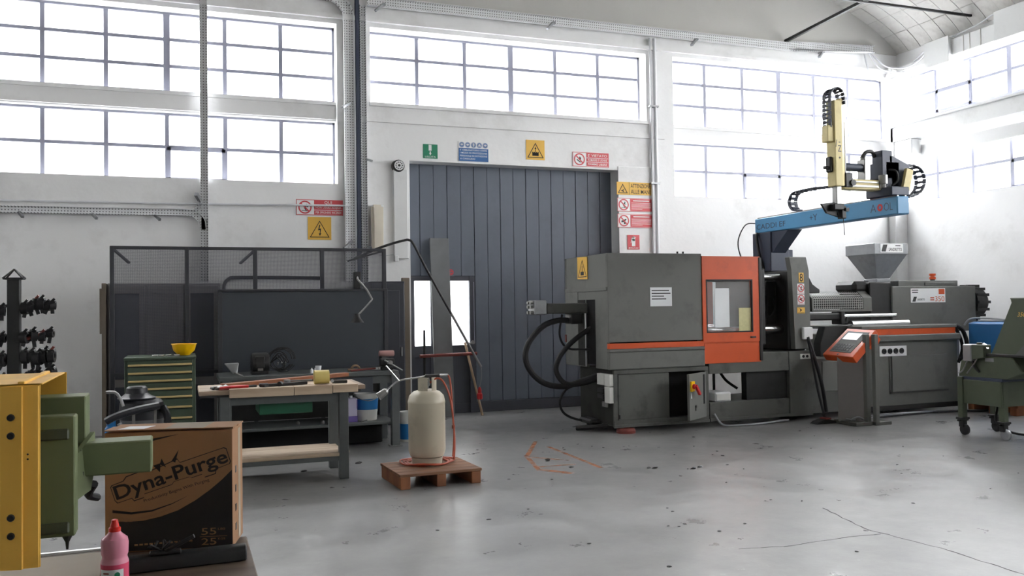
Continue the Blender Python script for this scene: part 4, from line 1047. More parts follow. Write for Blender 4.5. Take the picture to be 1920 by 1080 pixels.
MB().prism([(7.58, 7.78, 2.76), (7.68, 7.78, 2.76), (7.74, 7.78, 3.0), (7.65, 7.78, 3.02)], (0, -.04, 0)).build('cream_cover', 'cream', car)
MB().tube([(7.44, 7.8, 3.0), (7.50, 7.75, 2.98), (7.52, 7.75, 2.88), (7.46, 7.78, 2.82)], .012).build('cable', 'black', car)
MB().rod((7.38, 7.82, 2.94), (7.38, 7.82, 2.84), .05, 12).rod((7.38, 7.82, 2.84), (7.38, 7.82, 2.80), .03).build('coupling', 'steel', car)
arm = MB().box(6.86, 7.46, 7.84, 7.98, 2.775, 2.885, .006).build('kick_arm', 'cream', rbt)
MB().box(6.88, 7.32, 7.825, 7.842, 2.80, 2.82).box(6.88, 7.32, 7.825, 7.842, 2.85, 2.865).box(7.34, 7.46, 7.82, 7.845, 2.79, 2.88).build('linear_rail', 'steel', arm)
MB().rod((6.85, 7.92, 3.03), (7.20, 7.92, 3.03), .045, 14).build('air_cylinder', 'darkblue', arm)
MB().box(7.16, 7.22, 7.86, 7.98, 2.88, 3.12, .006).rod((7.19, 7.92, 3.0), (7.19, 7.92, 3.16), .03).build('cylinder_mount', 'steel', arm)
MB().tube([(7.16, 7.9, 3.14), (7.2, 7.88, 3.2), (7.28, 7.88, 3.21), (7.34, 7.9, 3.16)], .02).build('hose_loop', 'dark', arm)
col = MB().box(6.69, 6.79, 7.78, 7.92, 2.795, 3.74, .006).build('vertical_arm', 'cream', rbt)
MB().prism([(6.79, 7.80, 2.795), (6.865, 7.84, 2.81), (6.865, 7.90, 2.81), (6.79, 7.92, 2.795)], (0, 0, .97)).build('arm_cover', 'cream', col)
MB().rod((6.885, 7.86, 2.85), (6.885, 7.86, 3.52), .010, 8).build('guide_rod', 'steel', col)
MB().box(6.61, 6.69, 7.80, 7.90, 3.28, 3.46, .006).build('end_box', 'cream', col)
fco = Fr((0, 7.78, 0), (1, 0, 0), (0, 0, 1), (0, -1, 0))
text('Z', fco, 6.725, 3.17, .045, .07, 'darkblue', col, off=.003)
mb = MB(); mb.rect(fco, 6.735, 3.27, 6.76, 3.278); mb.rect(fco, 6.735, 3.10, 6.76, 3.108); mb.rect(fco, 6.744, 3.09, 6.751, 3.116); mb.bar(fco, 6.70, 3.22, 6.712, 3.30, .006); mb.build('print', 'darkblue', col)
MB().box(6.86, 6.96, 7.82, 7.96, 2.79, 2.95, .008).lathe((6.95, 7.80, 2.84), [(0, 0), (.035, 0), (.035, .03), (0, .03)], 'y', 12).build('arm_slide', 'dark', rbt)
MB().box(6.65, 6.69, 7.82, 7.9, 2.95, 3.12, .01).rod((6.65, 7.86, 3.0), (6.60, 7.86, 3.0), .02).build('valve', 'dark', col)
def chain(mb, pts, w, side, n):
    """energy chain: separate links along a path, open between the side plates"""
    P = smooth_path(pts, 12); L = [0]
    for i in range(1, len(P)): L.append(L[-1] + (P[i] - P[i - 1]).length)
    def at(d):
        for i in range(1, len(P)):
            if L[i] >= d: return P[i - 1].lerp(P[i], (d - L[i - 1]) / max(1e-6, L[i] - L[i - 1]))
        return P[-1]
    side = Vector(side).normalized()
    for k in range(n):
        a, b = at(L[-1] * k / n), at(L[-1] * (k + .9) / n)
        for s_ in (-1, 1): mb.beam(a + side * w / 2 * s_, b + side * w / 2 * s_, .045, .012, side.cross(b - a))
        mid = (a + b) / 2; d = (b - a) * .22
        mb.beam(mid - d + side * .0, mid + d, .045, w, side) if False else mb.prism([mid - d - side * w / 2, mid + d - side * w / 2, mid + d + side * w / 2, mid - d + side * w / 2], side.cross(d).normalized() * .02)
    return mb
chain(MB(), [(6.655, 7.86, 3.44), (6.655, 7.86, 3.70), (6.67, 7.86, 3.83), (6.75, 7.86, 3.885), (6.83, 7.86, 3.84), (6.85, 7.86, 3.70)], .09, (0, 1, 0), 16).build('cable_chain', 'beltgrey', col)
chain(MB(), [(7.5, 7.9, 2.715), (7.75, 7.9, 2.715), (7.93, 7.9, 2.77), (8.0, 7.9, 2.90), (7.95, 7.9, 3.03), (7.82, 7.9, 3.075), (7.70, 7.9, 3.05)], .12, (0, 1, 0), 16).build('cable_chain', 'beltgrey', car)
chain(MB(), [(7.50, 9.40, 2.71), (7.50, 9.50, 2.74), (7.50, 9.56, 2.84), (7.50, 9.50, 2.945), (7.50, 9.38, 2.965), (7.50, 9.0, 2.965), (7.50, 8.2, 2.90)], .10, (1, 0, 0), 20).build('cable_chain', 'beltgrey', beam)
gp = MB().box(6.73, 6.80, 7.82, 7.90, 2.56, 2.80, .006).build('gripper_arm', 'steel', rbt)
mb = MB().box(6.66, 6.80, 7.78, 7.92, 2.53, 2.60, .01).prism([(6.55, 7.85, 2.60), (6.72, 7.85, 2.62), (6.78, 7.85, 2.46), (6.62, 7.85, 2.50)], (0, .03, 0)).box(6.78, 6.84, 7.80, 7.88, 2.44, 2.58, .006).rod((6.83, 7.84, 2.44), (6.84, 7.84, 2.26), .004, 6).box(6.80, 6.88, 7.80, 7.86, 2.52, 2.56)
mb.build('gripper', 'dark', gp)
tag(MB().tube([(7.42, 10.25, 2.63), (7.22, 10.2, 2.60), (7.10, 10.2, 2.40), (7.12, 10.2, 2.2), (7.24, 10.2, 2.02), (7.36, 10.1, 1.93)], .008).build('robot_cable', 'dark', loc=(7.4, 10.2, 2.6)), 'thin dark cable bowing out from the far end of the blue robot beam', 'cable')
tag(MB().tube([(7.42, 10.22, 2.49), (7.36, 10.15, 2.44), (7.36, 10.1, 2.2), (7.40, 10.05, 1.97)], .02).build('robot_hose', 'black', loc=(7.4, 10.2, 2.5)), 'thick black hose running down beside the dark blue robot column', 'hose')

# ------------------------------------------------------------------ green granulator, blue machine behind
g = thing('granulator', 'dark green plastic granulator on castors at the right edge of the picture', 'granulator', (8.55, 7.4, 0))
for x, y in ((8.29, 7.66), (8.82, 7.70), (8.33, 7.16), (8.86, 7.2)):
    MB().box(x - .035, x + .035, y - .035, y + .035, .19, .66, .004).build('leg', 'ggreen', g)
    cs = MB().box(x - .06, x + .06, y - .045, y + .045, .175, .20, .004).box(x - .035, x + .035, y - .03, y + .03, .09, .18, .006).rod((x - .075, y, .165), (x + .075, y, .165), .012, 8).build('castor', 'dark', g)
    MB().lathe((x - .018, y - .025, .062), [(0, 0), (.02, 0), (.045, 0), (.062, .006), (.062, .03), (.045, .036), (0, .036)], 'x', 20).build('wheel', 'galv' if y < 7.3 else 'black', cs)
MB().box(8.27, 8.87, 7.13, 7.70, .36, .63, .006).build('collecting_bin', 'ggreen', g)
MB().box(8.28, 8.88, 7.12, 7.70, .63, .665, .004).build('shaded_blue_edge', 'darkblue', g)  # blue edge band, its shadow put into the dark navy colour
mb = MB().prism([(8.28, 7.70, .66), (8.28, 7.66, .84), (8.28, 7.55, .90), (8.28, 7.02, .93), (8.28, 6.86, .74), (8.28, 7.06, .66)], (.58, 0, 0), .01)
cut = mb.build('cutting_chamber', 'ggreen', g)
MB().rect(Fr((8.279, 0, 0), (0, -1, 0), (0, 0, 1), (-1, 0, 0)), -7.33, .845, -7.22, .885, 0, .003).build('rating_plate', 'galv', cut)
ch_ = MB().prism([(8.30, 7.29, .90), (8.30, 6.985, 1.49), (8.30, 7.03, 1.54), (8.30, 6.25, 1.54), (8.30, 6.45, .95)], (.52, 0, 0), .01).build('feed_chute', 'ggreen', g)
MB().prism([(8.297, 6.98, .92), (8.297, 6.80, 1.10), (8.297, 6.5, 1.45), (8.297, 6.4, .95)], (.03, 0, 0)).build('chute_side_plate', 'machine2', ch_)
text('350', Fr((8.299, 0, 0), (0, -1, 0), (0, 0, 1), (-1, 0, 0)), -6.93, 1.34, .10, .045, 'signyellow', ch_, shear=.3)
MB().box(8.26, 8.30, 6.5, 7.62, .905, .935, .006).build('chamber_flange', 'dark', g)
MB().lathe((8.30, 7.36, .98), [(0, 0), (.04, 0), (.035, .05), (0, .07)], seg=14).rod((8.28, 7.40, .92), (8.28, 7.30, 1.0), .018).build('clamp_screw', 'chrome', g)
MB().box(8.22, 8.34, 7.46, 7.58, .84, 1.03, .01).build('switch_box', 'galv', g)
MB().prism([(8.22, 7.46, .86), (8.22, 7.30, .89), (8.22, 7.30, 1.03), (8.22, 7.46, 1.03)], (.12, 0, 0), .006).lathe((8.28, 7.4, 1.03), [(0, 0), (.03, 0), (.03, .02), (0, .02)], seg=10).build('control_box', 'ggreen', g)
MB().tube([(8.25, 7.66, .70), (8.25, 7.60, .74), (8.24, 7.48, .92), (8.24, 7.40, .88), (8.25, 7.55, .70)], .008, 6).build('handle_bar', 'steel', g)
MB().tube([(8.26, 7.48, .85), (8.25, 7.45, .78), (8.27, 7.40, .72)], .012).build('cable', 'black', g)
MB().tube([(8.70, 7.55, .30), (8.62, 7.5, .14), (8.70, 7.35, .03), (8.95, 7.1, .012), (9.4, 6.9, .012)], .014).build('power_cable', 'black', g)

t = thing('chiller', 'blue box shaped unit with sloping top behind the green granulator', 'machine', (10.8, 8.95, 0))
MB().prism([(10.25, 9.34, .16), (10.25, 9.34, 1.21), (10.35, 9.34, 1.23), (11.2, 9.34, 1.04), (11.2, 9.34, .16)], (0, -.74, 0), .01).build('cabinet', 'bluemachine', t)
MB().prism([(10.36, 9.3, 1.235), (11.16, 9.3, 1.06), (11.16, 9.3, 1.07), (10.36, 9.3, 1.245)], (0, -.66, 0)).lathe((10.62, 8.8, 1.185), [(0, 0), (.02, 0), (.02, .02), (0, .02)], seg=8).build('top_panel', 'galv', t)
MB().tube([(10.2, 9.36, 1.18), (10.26, 9.3, 1.27), (10.5, 9.2, 1.27), (10.9, 9.0, 1.22)], .012).build('cable', 'galv', t)
MB().prism([(10.7, 8.59, .55), (10.9, 8.59, .62), (11.1, 8.59, .20), (10.95, 8.59, .18)], (0, -.03, 0)).build('rusty_brace', 'rustwood', t)
p = thing('pallet', 'reddish brown pallet under the blue unit at the right', 'pallet', (10.7, 8.95, 0))
for y in (8.62, 8.95, 9.28): MB().box(10.2, 11.3, y - .05, y + .05, 0, .10, .004).build('runner', 'palletend', p)
for k in range(6): MB().box(10.2 + k * .19, 10.2 + k * .19 + .15, 8.55, 9.36, .10, .14, .003).build('board', 'palletend', p)
tag(MB().box(10.2, 10.42, 9.65, 9.9, .70, 1.0, .01).build('junction_box', 'galv', loc=(10.3, 9.8, .7)), 'pale grey box on the end of the machine beside its black cables', 'junction box')
# ------------------------------------------------------------------ steel wardrobes and mesh screen at the left
def wardrobe(x0, x1, y0, y1, z1, label, m, doors):
    t = thing('steel_cabinet', label, 'cabinet', ((x0 + x1) / 2, (y0 + y1) / 2, 0))
    MB().box(x0, x1, y0, y1, 0, z1, .008).build('cabinet_body', m, t)
    n = len(doors)
    for k, (a, b) in enumerate(doors):
        d = MB().box(a, b, y0 - .02, y0, .10, z1 - .03, .005).build('door', m, t)
        MB().box(a + .06, b - .06, y0 - .026, y0 - .018, .75, z1 - .12, .004).build('door_panel', 'wardrobe2' if k % 2 == 0 else m, d)
        MB().box(a + .06, b - .06, y0 - .026, y0 - .018, .16, .66, .004).build('door_panel', 'wardrobe2', d)
        MB().box(b - .05, b - .03, y0 - .04, y0 - .02, .9, 1.02, .004).build('handle', 'steel', d)
    return t
wardrobe(-.82, .42, 11.15, 11.65, 1.86, 'dark grey steel cabinet at the left end behind the mesh screen', 'wardrobe', [(-.80, -.42), (-.40, .0), (.02, .40)])
wardrobe(2.30, 2.745, 11.45, 11.95, 1.885, 'narrow dark slate steel cabinet between the mesh screen and the beige door post', 'wardrobe2', [(2.32, 2.73)])
tag(MB().tube([(.50, 12.06, 1.70), (.50, 12.06, 1.86), (.56, 12.06, 1.945), (.68, 12.06, 1.96), (1.2, 12.06, 1.96), (1.75, 12.06, 1.95)], .022).build('dark_pipe', 'dark', loc=(1, 12.06, 1.9)), 'dark pipe bending along the wall behind the mesh screen', 'pipe')
t = thing('edge_board', 'narrow beige upright board against the left end of the dark cabinet', 'board', (-.86, 11.2, 0))
MB().box(-.875, -.83, 11.10, 11.6, 0, 1.86, .004).build('board', 'stickgrey', t)
MB().box(-.90, -.875, 11.14, 11.2, 1.28, 1.80, .004).build('strip', 'stickgrey', t)
tag(MB().box(2.775, 2.875, 11.70, 11.78, 0, 1.94, .006).build('door_post', 'stickgrey', loc=(2.82, 11.75, 0)), 'beige upright timber post at the left edge of the grey door', 'post')
tag(MB().box(2.895, 2.925, 11.86, 11.90, 0, 1.94, .003).build('metal_strip', 'white', loc=(2.91, 11.88, 0)), 'thin white metal strip standing next to the beige post', 'strip')

SY = 10.6
t = thing('mesh_screen', 'dark perforated mesh screen in a steel frame behind the workbenches', 'screen', (.78, SY, 0))
for x in (-.73, .04, .78, 1.545, 2.29): MB().box(x - .022, x + .022, SY - .02, SY + .02, 0, 2.25, .003).build('post', 'meshframe', t)
for z in (2.235, .84): MB().box(-.75, 2.31, SY - .018, SY + .018, z - .018, z + .018, .003).build('frame_rail', 'meshframe', t)
for a, b in ((-.71, .02), (.06, .76), (.80, 1.525), (1.565, 2.27)):
    MB().box(a, b, SY - .002, SY + .002, .85, 2.22).build('mesh_panel', 'mesh', t)
for x, s in ((-.72, 1), (.78, -1)): MB().beam((x, SY + .02, 2.22), (x + .15 * s, SY + .25, 2.08), .03, .02).build('brace', 'meshframe', t)
MB().beam((1.85, SY + .02, 2.10), (2.27, SY - .02, 2.22), .05, .02).build('brace', 'meshframe', t)
t = thing('tool_board', 'tall slate blue back panel standing along the rear edge of the back workbench', 'panel', (1.34, 10.42, .83))
MB().box(.37, 2.27, 10.40, 10.425, .83, 1.74, .003).build('sheet', 'board', t)
for x in (.385, 2.262): MB().box(x - .022, x + .022, 10.385, 10.43, .83, 1.755, .003).build('edge_post', 'meshframe', t)
MB().box(.37, 2.28, 10.385, 10.43, 1.735, 1.765, .003).build('top_rail', 'meshframe', t)

# ------------------------------------------------------------------ back workbench and what is on and under it
t = thing('workbench', 'long dark grey steel workbench against the slate panel at the back', 'workbench', (1.3, 10.0, 0))
MB().box(.34, 2.24, 9.65, 10.40, .785, .835, .006).build('bench_top', 'benchsteel', t)
MB().box(.38, 2.20, 9.68, 9.72, .70, .785).build('apron', 'benchsteel', t)
for x in (.42, 2.20):
    for y in (9.69, 10.33): MB().box(x - .045, x + .045, y - .04, y + .04, 0, .79, .005).build('leg', 'benchsteel', t)
for x, y in ((2.20, 9.69),): MB().box(x - .07, x + .07, y - .06, y + .06, 0, .012, .003).build('foot_plate', 'steel', t)
MB().box(.40, 2.21, 9.68, 10.36, .245, .275, .005).build('lower_shelf', 'benchsteel', t)
MB().box(1.55, 1.95, 9.665, 9.70, .61, .775, .004).build('drawer_front', 'board', t)
MB().box(.5, 2.1, 9.9, 10.3, .02, .24, .01).build('dark_chest', 'void', t)  # black block widened to fill the dark space under the bench
MB().box(.47, 2.15, 10.34, 10.36, .28, .78).build('added_dark_panel', 'dark', t)  # dark sheet added to block the pale view under the bench

M['rosewood'] = mat('dull_pink', (168, 128, 124), 0.6, vary=0.15)
v = thing('bench_vise', 'dark bench vise on the right end of the back workbench', 'vise', (2.15, 9.85, .835))
MB().box(2.06, 2.20, 9.75, 9.97, .835, .875, .01).prism([(2.08, 9.8, .87), (2.18, 9.8, .87), (2.16, 9.8, .97), (2.07, 9.8, .99)], (0, .14, 0), .012).box(2.04, 2.20, 9.68, 9.75, .89, .97, .012).build('vise_body', 'dark', v)
MB().rod((2.13, 9.78, .93), (2.13, 9.56, .93), .022, 12).build('screw', 'steel', v)
MB().rod((2.06, 9.57, .96), (2.26, 9.57, .84), .010, 8).build('handle', 'chrome', v)
tag(MB().lathe((2.14, 9.9, 1.015), [(0, -.07), (.03, -.07), (.034, -.06), (.034, .09), (.03, .10), (0, .10)], 'x', 16).build('pink_roll', 'rosewood', loc=(2.14, 9.9, .98)), 'dull pink rolled cylinder lying across the top of the vise', 'roll')

mt = thing('electric_motor', 'dark electric motor with loose wire coils on the back workbench', 'motor', (.80, 9.95, .835))
MB().lathe((.68, 9.95, .955), [(0, 0), (.08, 0), (.105, .015), (.11, .05), (.11, .16), (.10, .19), (.05, .2), (0, .2)], 'x', 20).box(.68, .86, 9.86, 10.04, .835, .87, .006).box(.72, .82, 9.84, 9.92, .90, 1.03, .01).build('motor_body', 'dark', mt)
MB().box(.745, .80, 9.835, 9.842, .875, .90).build('rating_plate', 'steel', mt)
mb = MB()
for k in range(7):
    c = Vector((.98 + random.uniform(-.06, .06), 9.95 + random.uniform(-.08, .08), .97)); r = .10 + .02 * k / 3; ph = random.uniform(-.4, .4)
    mb.tube([c + Vector((r * math.cos(a), ph * r * math.sin(a), r * .95 * math.sin(a) + r * .1)) for a in [q * math.pi / 6 for q in range(12)]], .0045, 6, 3)
for k in range(5):
    mb.tube([(.88, 9.9, .95), (.93 + .02 * k, 9.85, 1.02 + .02 * (k % 3)), (.99 + .02 * k, 9.86, .96), (1.03, 9.9, .88 + .02 * k)], .006, 6)
mb.build('wire_coil', 'black', mt)
for k in range(3): MB().rod((.95 + .04 * k, 9.84, .93 + .02 * (k % 2)), (.955 + .04 * k, 9.82, .96), .008, 8).build('terminal', 'steel', mt)
fn = thing('dustpan', 'grey translucent funnel shaped scoop leaning on the back workbench left of the motor', 'scoop', (.48, 9.8, .835))
MB().prism([(.40, 9.80, .965), (.55, 9.80, .97), (.53, 9.75, .86), (.485, 9.75, .85)], (0, .05, 0), .008).build('scoop', 'galv', fn)
MB().rod((.50, 9.76, .87), (.58, 9.70, .838), .008).build('handle', 'steel', fn)
for x, w_, lab in ((1.30, .016, 'slim white bottle on the back workbench, left of the white cup'), (1.335, .012, 'tiny white bottle between the slim bottle and the white cup')):
    tag(MB().lathe((x, 9.75, .835), [(0, 0), (w_, 0), (w_, .035), (w_ * .5, .045), (w_ * .5, .055), (0, .055)], seg=12).build('small_bottle', 'paper', loc=(x, 9.75, .835)), lab, 'bottle')
tag(MB().lathe((1.375, 9.78, .835), [(0, 0), (.026, 0), (.034, .075), (.029, .075), (.023, .006), (0, .006)], seg=16).build('white_cup', 'paper', loc=(1.375, 9.78, .835)), 'small white plastic cup on the back workbench', 'cup')
tag(MB().tube([(1.74, 9.80, .87), (1.76, 9.78, .895), (1.80, 9.78, .895), (1.83, 9.80, .865)], .012).tube([(1.70, 9.8, .85), (1.80, 9.8, .85)], .014).build('wire_hook', 'stick', loc=(1.76, 9.8, .835)), 'curled beige offcut on the back workbench above the brown plank end', 'offcut')
s_ = thing('long_wrench', 'dark red long handled wrench lying near the right end of the back workbench', 'tool', (1.95, 9.74, .835))
MB().beam((1.72, 9.74, .845), (2.0, 9.76, .862), .028, .018, bev=.003).build('handle', 'redpaint', s_)
MB().lathe((2.04, 9.765, .862), [(0, -.014), (.022, -.014), (.022, .014), (0, .014)], 'z', 12).box(1.98, 2.03, 9.75, 9.775, .848, .872).build('wrench_head', 'chrome', s_)
# under the back bench
def bucket(x, y, z, r0, r1, h, label, band=(.35, .80), name='bucket'):
    b = thing(name, label, 'bucket', (x, y, z))
    MB().lathe((x, y, z), [(0, 0), (r0, 0), (r1, h), (r1 + .006, h), (r1 + .006, h - .02), (r1 - .004, h - .02), (r1 - .004, h - .004), (r0 - .004, .006), (0, .006)], seg=24).build('shell', 'bucketwhite', b)
    f = lambda q: r0 + (r1 - r0) * q + .0015
    MB().lathe((x, y, z), [(f(band[0]) - .001, h * band[0]), (f(band[0]), h * band[0]), (f(band[1]), h * band[1]), (f(band[1]) - .001, h * band[1])], seg=24).build('blue_print', 'bucketblue', b)
    return b
b = bucket(1.93, 9.95, .276, .115, .135, .30, 'white bucket with blue band on the lower shelf of the back workbench')
MB().lathe((1.93, 9.95, .276), [(.119, .09), (.123, .09), (.125, .12), (.119, .12)], seg=24).build('white_drip', 'bucketwhite', b)
MB().tube([(1.80, 9.95, .54), (1.84, 9.82, .52), (1.93, 9.80, .50), (2.02, 9.84, .52), (2.06, 9.95, .54)], .004, 6).build('bail_handle', 'steel', b)
c_ = thing('solvent_tin', 'lilac rectangular tin beside the white and blue bucket', 'tin', (1.73, 9.86, .276))
MB().box(1.66, 1.80, 9.80, 9.93, .276, .535, .008).build('tin_body', 'lilac', c_)
MB().box(1.70, 1.802, 9.797, 9.93, .276, .34, .002).box(1.79, 1.802, 9.8, 9.93, .42, .52, .002).build('purple_print', 'lilac2', c_)
MB().lathe((1.74, 9.86, .535), [(0, 0), (.018, 0), (.018, .025), (0, .025)], seg=12).build('cap', 'paper', c_)
tag(MB().lathe((1.64, 9.85, .276), [(0, 0), (.05, 0), (.055, .10), (.05, .105), (.05, .09), (0, .09)], seg=18).build('plastic_tub', 'paper', loc=(1.64, 9.85, .276)), 'low white tub half hidden left of the lilac tin', 'tub')
tag(MB().beam((1.82, 9.70, .283), (1.90, 9.78, .29), .012, .01).build('putty_knife', 'chrome', loc=(1.85, 9.74, .276)), 'bright steel blade lying in front of the white and blue bucket', 'tool')
for i, (x, y) in enumerate(((1.42, 9.80), (1.50, 9.84), (1.16, 9.85))):
    o = MB().lathe((x, y, .276), [(0, 0), (.02, 0), (.022, .02), (.012, .035), (0, .035)], seg=10).build('metal_fitting', 'steel', loc=(x, y, .276)); tag(o, ('small steel fitting on the lower shelf of the back bench, middle of three', 'small steel fitting on the lower shelf, nearest the lilac tin', 'small steel fitting on the lower shelf, farthest left of three')[i], 'fitting', 'fittings on the lower shelf')
bucket(2.40, 9.98, 0, .075, .085, .34, 'small white tub with a blue lower half on the floor behind the gas cylinder', (.08, .6), 'paint_tub')

# ------------------------------------------------------------------ front workbench
t = thing('workbench', 'front workbench with a worn wooden top and dark steel legs', 'workbench', (.85, 8.3, 0))
MB().box(.12, 1.54, 7.98, 8.66, .795, .835, .004).build('bench_top', 'benchtop', t)
bt = MB().box(.14, 1.50, 7.99, 8.64, .775, .796).build('sub_top', 'dark', t)
for x in (.33, 1.345):
    for y in (8.02, 8.60): MB().box(x - .042, x + .042, y - .04, y + .04, 0, .78, .005).build('leg', 'benchsteel', t)
MB().box(.37, 1.30, 8.0, 8.04, .70, .775).build('apron', 'benchsteel', t); MB().box(.37, 1.30, 8.58, 8.62, .70, .775).build('apron', 'benchsteel', t)
MB().box(.375, 1.30, 7.99, 8.03, .165, .205).build('stretcher', 'benchsteel', t); MB().box(.375, 1.30, 8.57, 8.63, .165, .205).build('stretcher', 'benchsteel', t)
MB().box(.36, 1.36, 7.99, 8.62, .205, .235, .003).prism([(1.36, 8.05, .207), (1.42, 8.15, .207), (1.36, 8.4, .207)], (0, 0, .02)).build('lower_shelf', 'beech', t)
M['draw'] = mat('dark_green_drawer', (16, 84, 58), 0.5)
MB().box(.62, 1.08, 8.06, 8.5, .60, .715, .006).build('green_drawer', 'draw', t)
for a, b in ((.365, .905), (.91, 1.24), (1.245, 1.47)):
    tag(MB().box(a, b, 7.955, 8.22, .768 if b < 1.4 else .775, .845, .003).build('wooden_block', 'beech', loc=((a + b) / 2, 8.0, .768)), {.365: 'long pale beech block along the front bench edge, left of the other two', .91: 'middle pale beech block along the front bench edge', 1.245: 'short pale beech block at the right corner of the front bench'}[a], 'wood block')
tag(MB().box(1.0, 1.47, 8.22, 8.5, .836, .846, .002).build('beech_sheet', 'beech', loc=(1.2, 8.3, .836)), 'thin pale board lying on the front bench behind the yellow tape roll', 'board')
tag(MB().prism([(.30, 8.25, .84), (.36, 8.16, .84), (1.50, 8.58, .87), (1.46, 8.66, .87)], (0, 0, .035), .003).build('brown_plank', 'rustwood', loc=(.9, 8.45, .84)), 'long rusty brown plank lying diagonally across the front bench', 'plank')
tag(MB().lathe((1.10, 8.09, .91), [(.028, 0), (.062, 0), (.062, .13), (.028, .13), (.028, 0)], Ax if False else 'x', 24).build('tape_roll', 'signyellow', loc=(1.16, 8.09, .846)), 'roll of pale yellow tape lying on the beech blocks of the front bench', 'tape')
M['tapeyellow'] = mat('pale_yellow_tape', (206, 186, 110), 0.5, vary=0.05)
bpy.data.objects['tape_roll'].data.materials[0] = M['tapeyellow']
w = thing('pipe_wrench', 'dark pipe wrench lying on the front bench, left of the yellow tape roll', 'tool', (.85, 8.1, .85))
MB().beam((.68, 8.06, .858), (1.04, 8.12, .862), .035, .026, bev=.005).build('handle', 'dark', w)
MB().box(.62, .70, 8.03, 8.10, .846, .875, .006).prism([(.63, 8.02, .848), (.69, 8.02, .848), (.66, 7.985, .848)], (0, 0, .02)).build('jaw', 'dark', w)
MB().rod((.79, 8.05, .865), (.81, 8.08, .865), .022, 10).build('adjusting_nut', 'dark', w)
w = thing('adjustable_spanner', 'steel adjustable spanner lying behind the dark pipe wrench', 'tool', (.98, 8.17, .85))
MB().beam((.88, 8.16, .88), (1.09, 8.17, .885), .022, .01, bev=.002).build('handle', 'steel', w)
MB().lathe((.87, 8.16, .88), [(0, -.012), (.03, -.012), (.03, .012), (0, .012)], 'z', 14).build('spanner_head', 'steel', w)
tag(MB().beam((.66, 8.14, .856), (1.05, 8.20, .858), .03, .016).build('flat_file', 'dark', loc=(.85, 8.17, .85)), 'dark flat file lying along the bench behind the wrench', 'tool')
w = thing('screwdriver', 'dark tool with a steel tip just right of the yellow tape roll', 'tool', (1.30, 8.10, .85))
MB().beam((1.26, 8.10, .862), (1.40, 8.12, .858), .03, .028, bev=.006).build('handle', 'dark', w)
MB().lathe((1.26, 8.08, .872), [(0, 0), (.016, 0), (.016, .05), (0, .05)], 'y', 10).build('tip', 'chrome', w)
w = thing('sliding_pliers', 'pair of red handled pliers on the left of the front bench', 'tool', (.45, 8.05, .85))
MB().tube([(.29, 8.02, .852), (.38, 8.03, .858), (.46, 8.05, .858), (.53, 8.06, .856)], .013).tube([(.33, 8.06, .852), (.42, 8.06, .856), (.53, 8.065, .856)], .013).build('handles', 'red', w)
MB().beam((.53, 8.06, .857), (.60, 8.07, .857), .03, .018, bev=.004).build('jaws', 'dark', w)
tag(MB().box(.28, .38, 8.0, 8.06, .836, .85, .004).build('red_cloth', 'redpaint', loc=(.33, 8.03, .836)), 'folded red rag at the left front of the bench top', 'cloth')
mb = MB(); random.seed(5)
for k in range(6): mb.blob((.24 + .02 * k, 8.08 + random.uniform(-.03, .03), .852 + .008 * (k % 2)), .026, .03, .016, .35)
tag(mb.build('crumpled_foil', 'steel', loc=(.28, 8.08, .836)), 'crumpled ball of silver foil at the left end of the bench', 'foil')

# desk lamp on the slate panel
l = thing('bench_lamp', 'jointed dark bench lamp hanging in front of the slate panel at its right side', 'lamp', (2.0, 10.3, 1.9))
MB().tube([(1.92, 10.36, 1.90), (1.90, 10.25, 1.87), (1.98, 10.1, 1.74), (2.03, 10.05, 1.63)], .012, 8, 0).tube([(2.03, 10.05, 1.63), (1.93, 10.0, 1.53), (1.86, 10.0, 1.46)], .010, 8, 0).build('arm', 'steel', l)
MB().lathe((1.845, 10.0, 1.37), [(.0, .10), (.03, .10), (.035, .06), (.075, 0), (.07, 0), (.03, .055), (0, .06)], seg=18).build('lamp_shade', 'dark', l)
MB().box(1.88, 1.96, 10.34, 10.42, 1.76, 1.96, .006).build('bracket', 'dark', l)

# bent overhead cable with red plug
h = thing('hanging_cable', 'bent grey cable arm over the screen with a red plug dangling at the door', 'cable', (2.7, 11.0, 2.3))
MB().tube([(2.0, 11.0, 2.15), (2.28, 11.0, 2.276), (2.48, 11.0, 2.346), (2.64, 11.0, 2.39), (2.70, 11.0, 2.395), (2.76, 11.0, 2.345), (2.93, 11.0, 2.02), (3.277, 11.0, 1.40), (3.646, 11.0, .746)], .016, 8, 5).build('cable_arm', 'dark', h)
MB().tube([(3.25, 11.0, 1.45), (3.646, 11.0, .746)], .0175, 8, 0).build('pale_sleeve', 'steel', h)
MB().tube([(3.646, 11.0, .746), (3.65, 11.0, .62), (3.62, 11.0, .48)], .006, 6).build('thin_cable', 'galv', h)
MB().lathe((3.622, 11.0, .325), [(0, 0), (.030, 0), (.038, .01), (.036, .07), (.024, .085), (.026, .12), (.012, .16), (0, .16)], seg=14).build('red_plug', 'red', h)
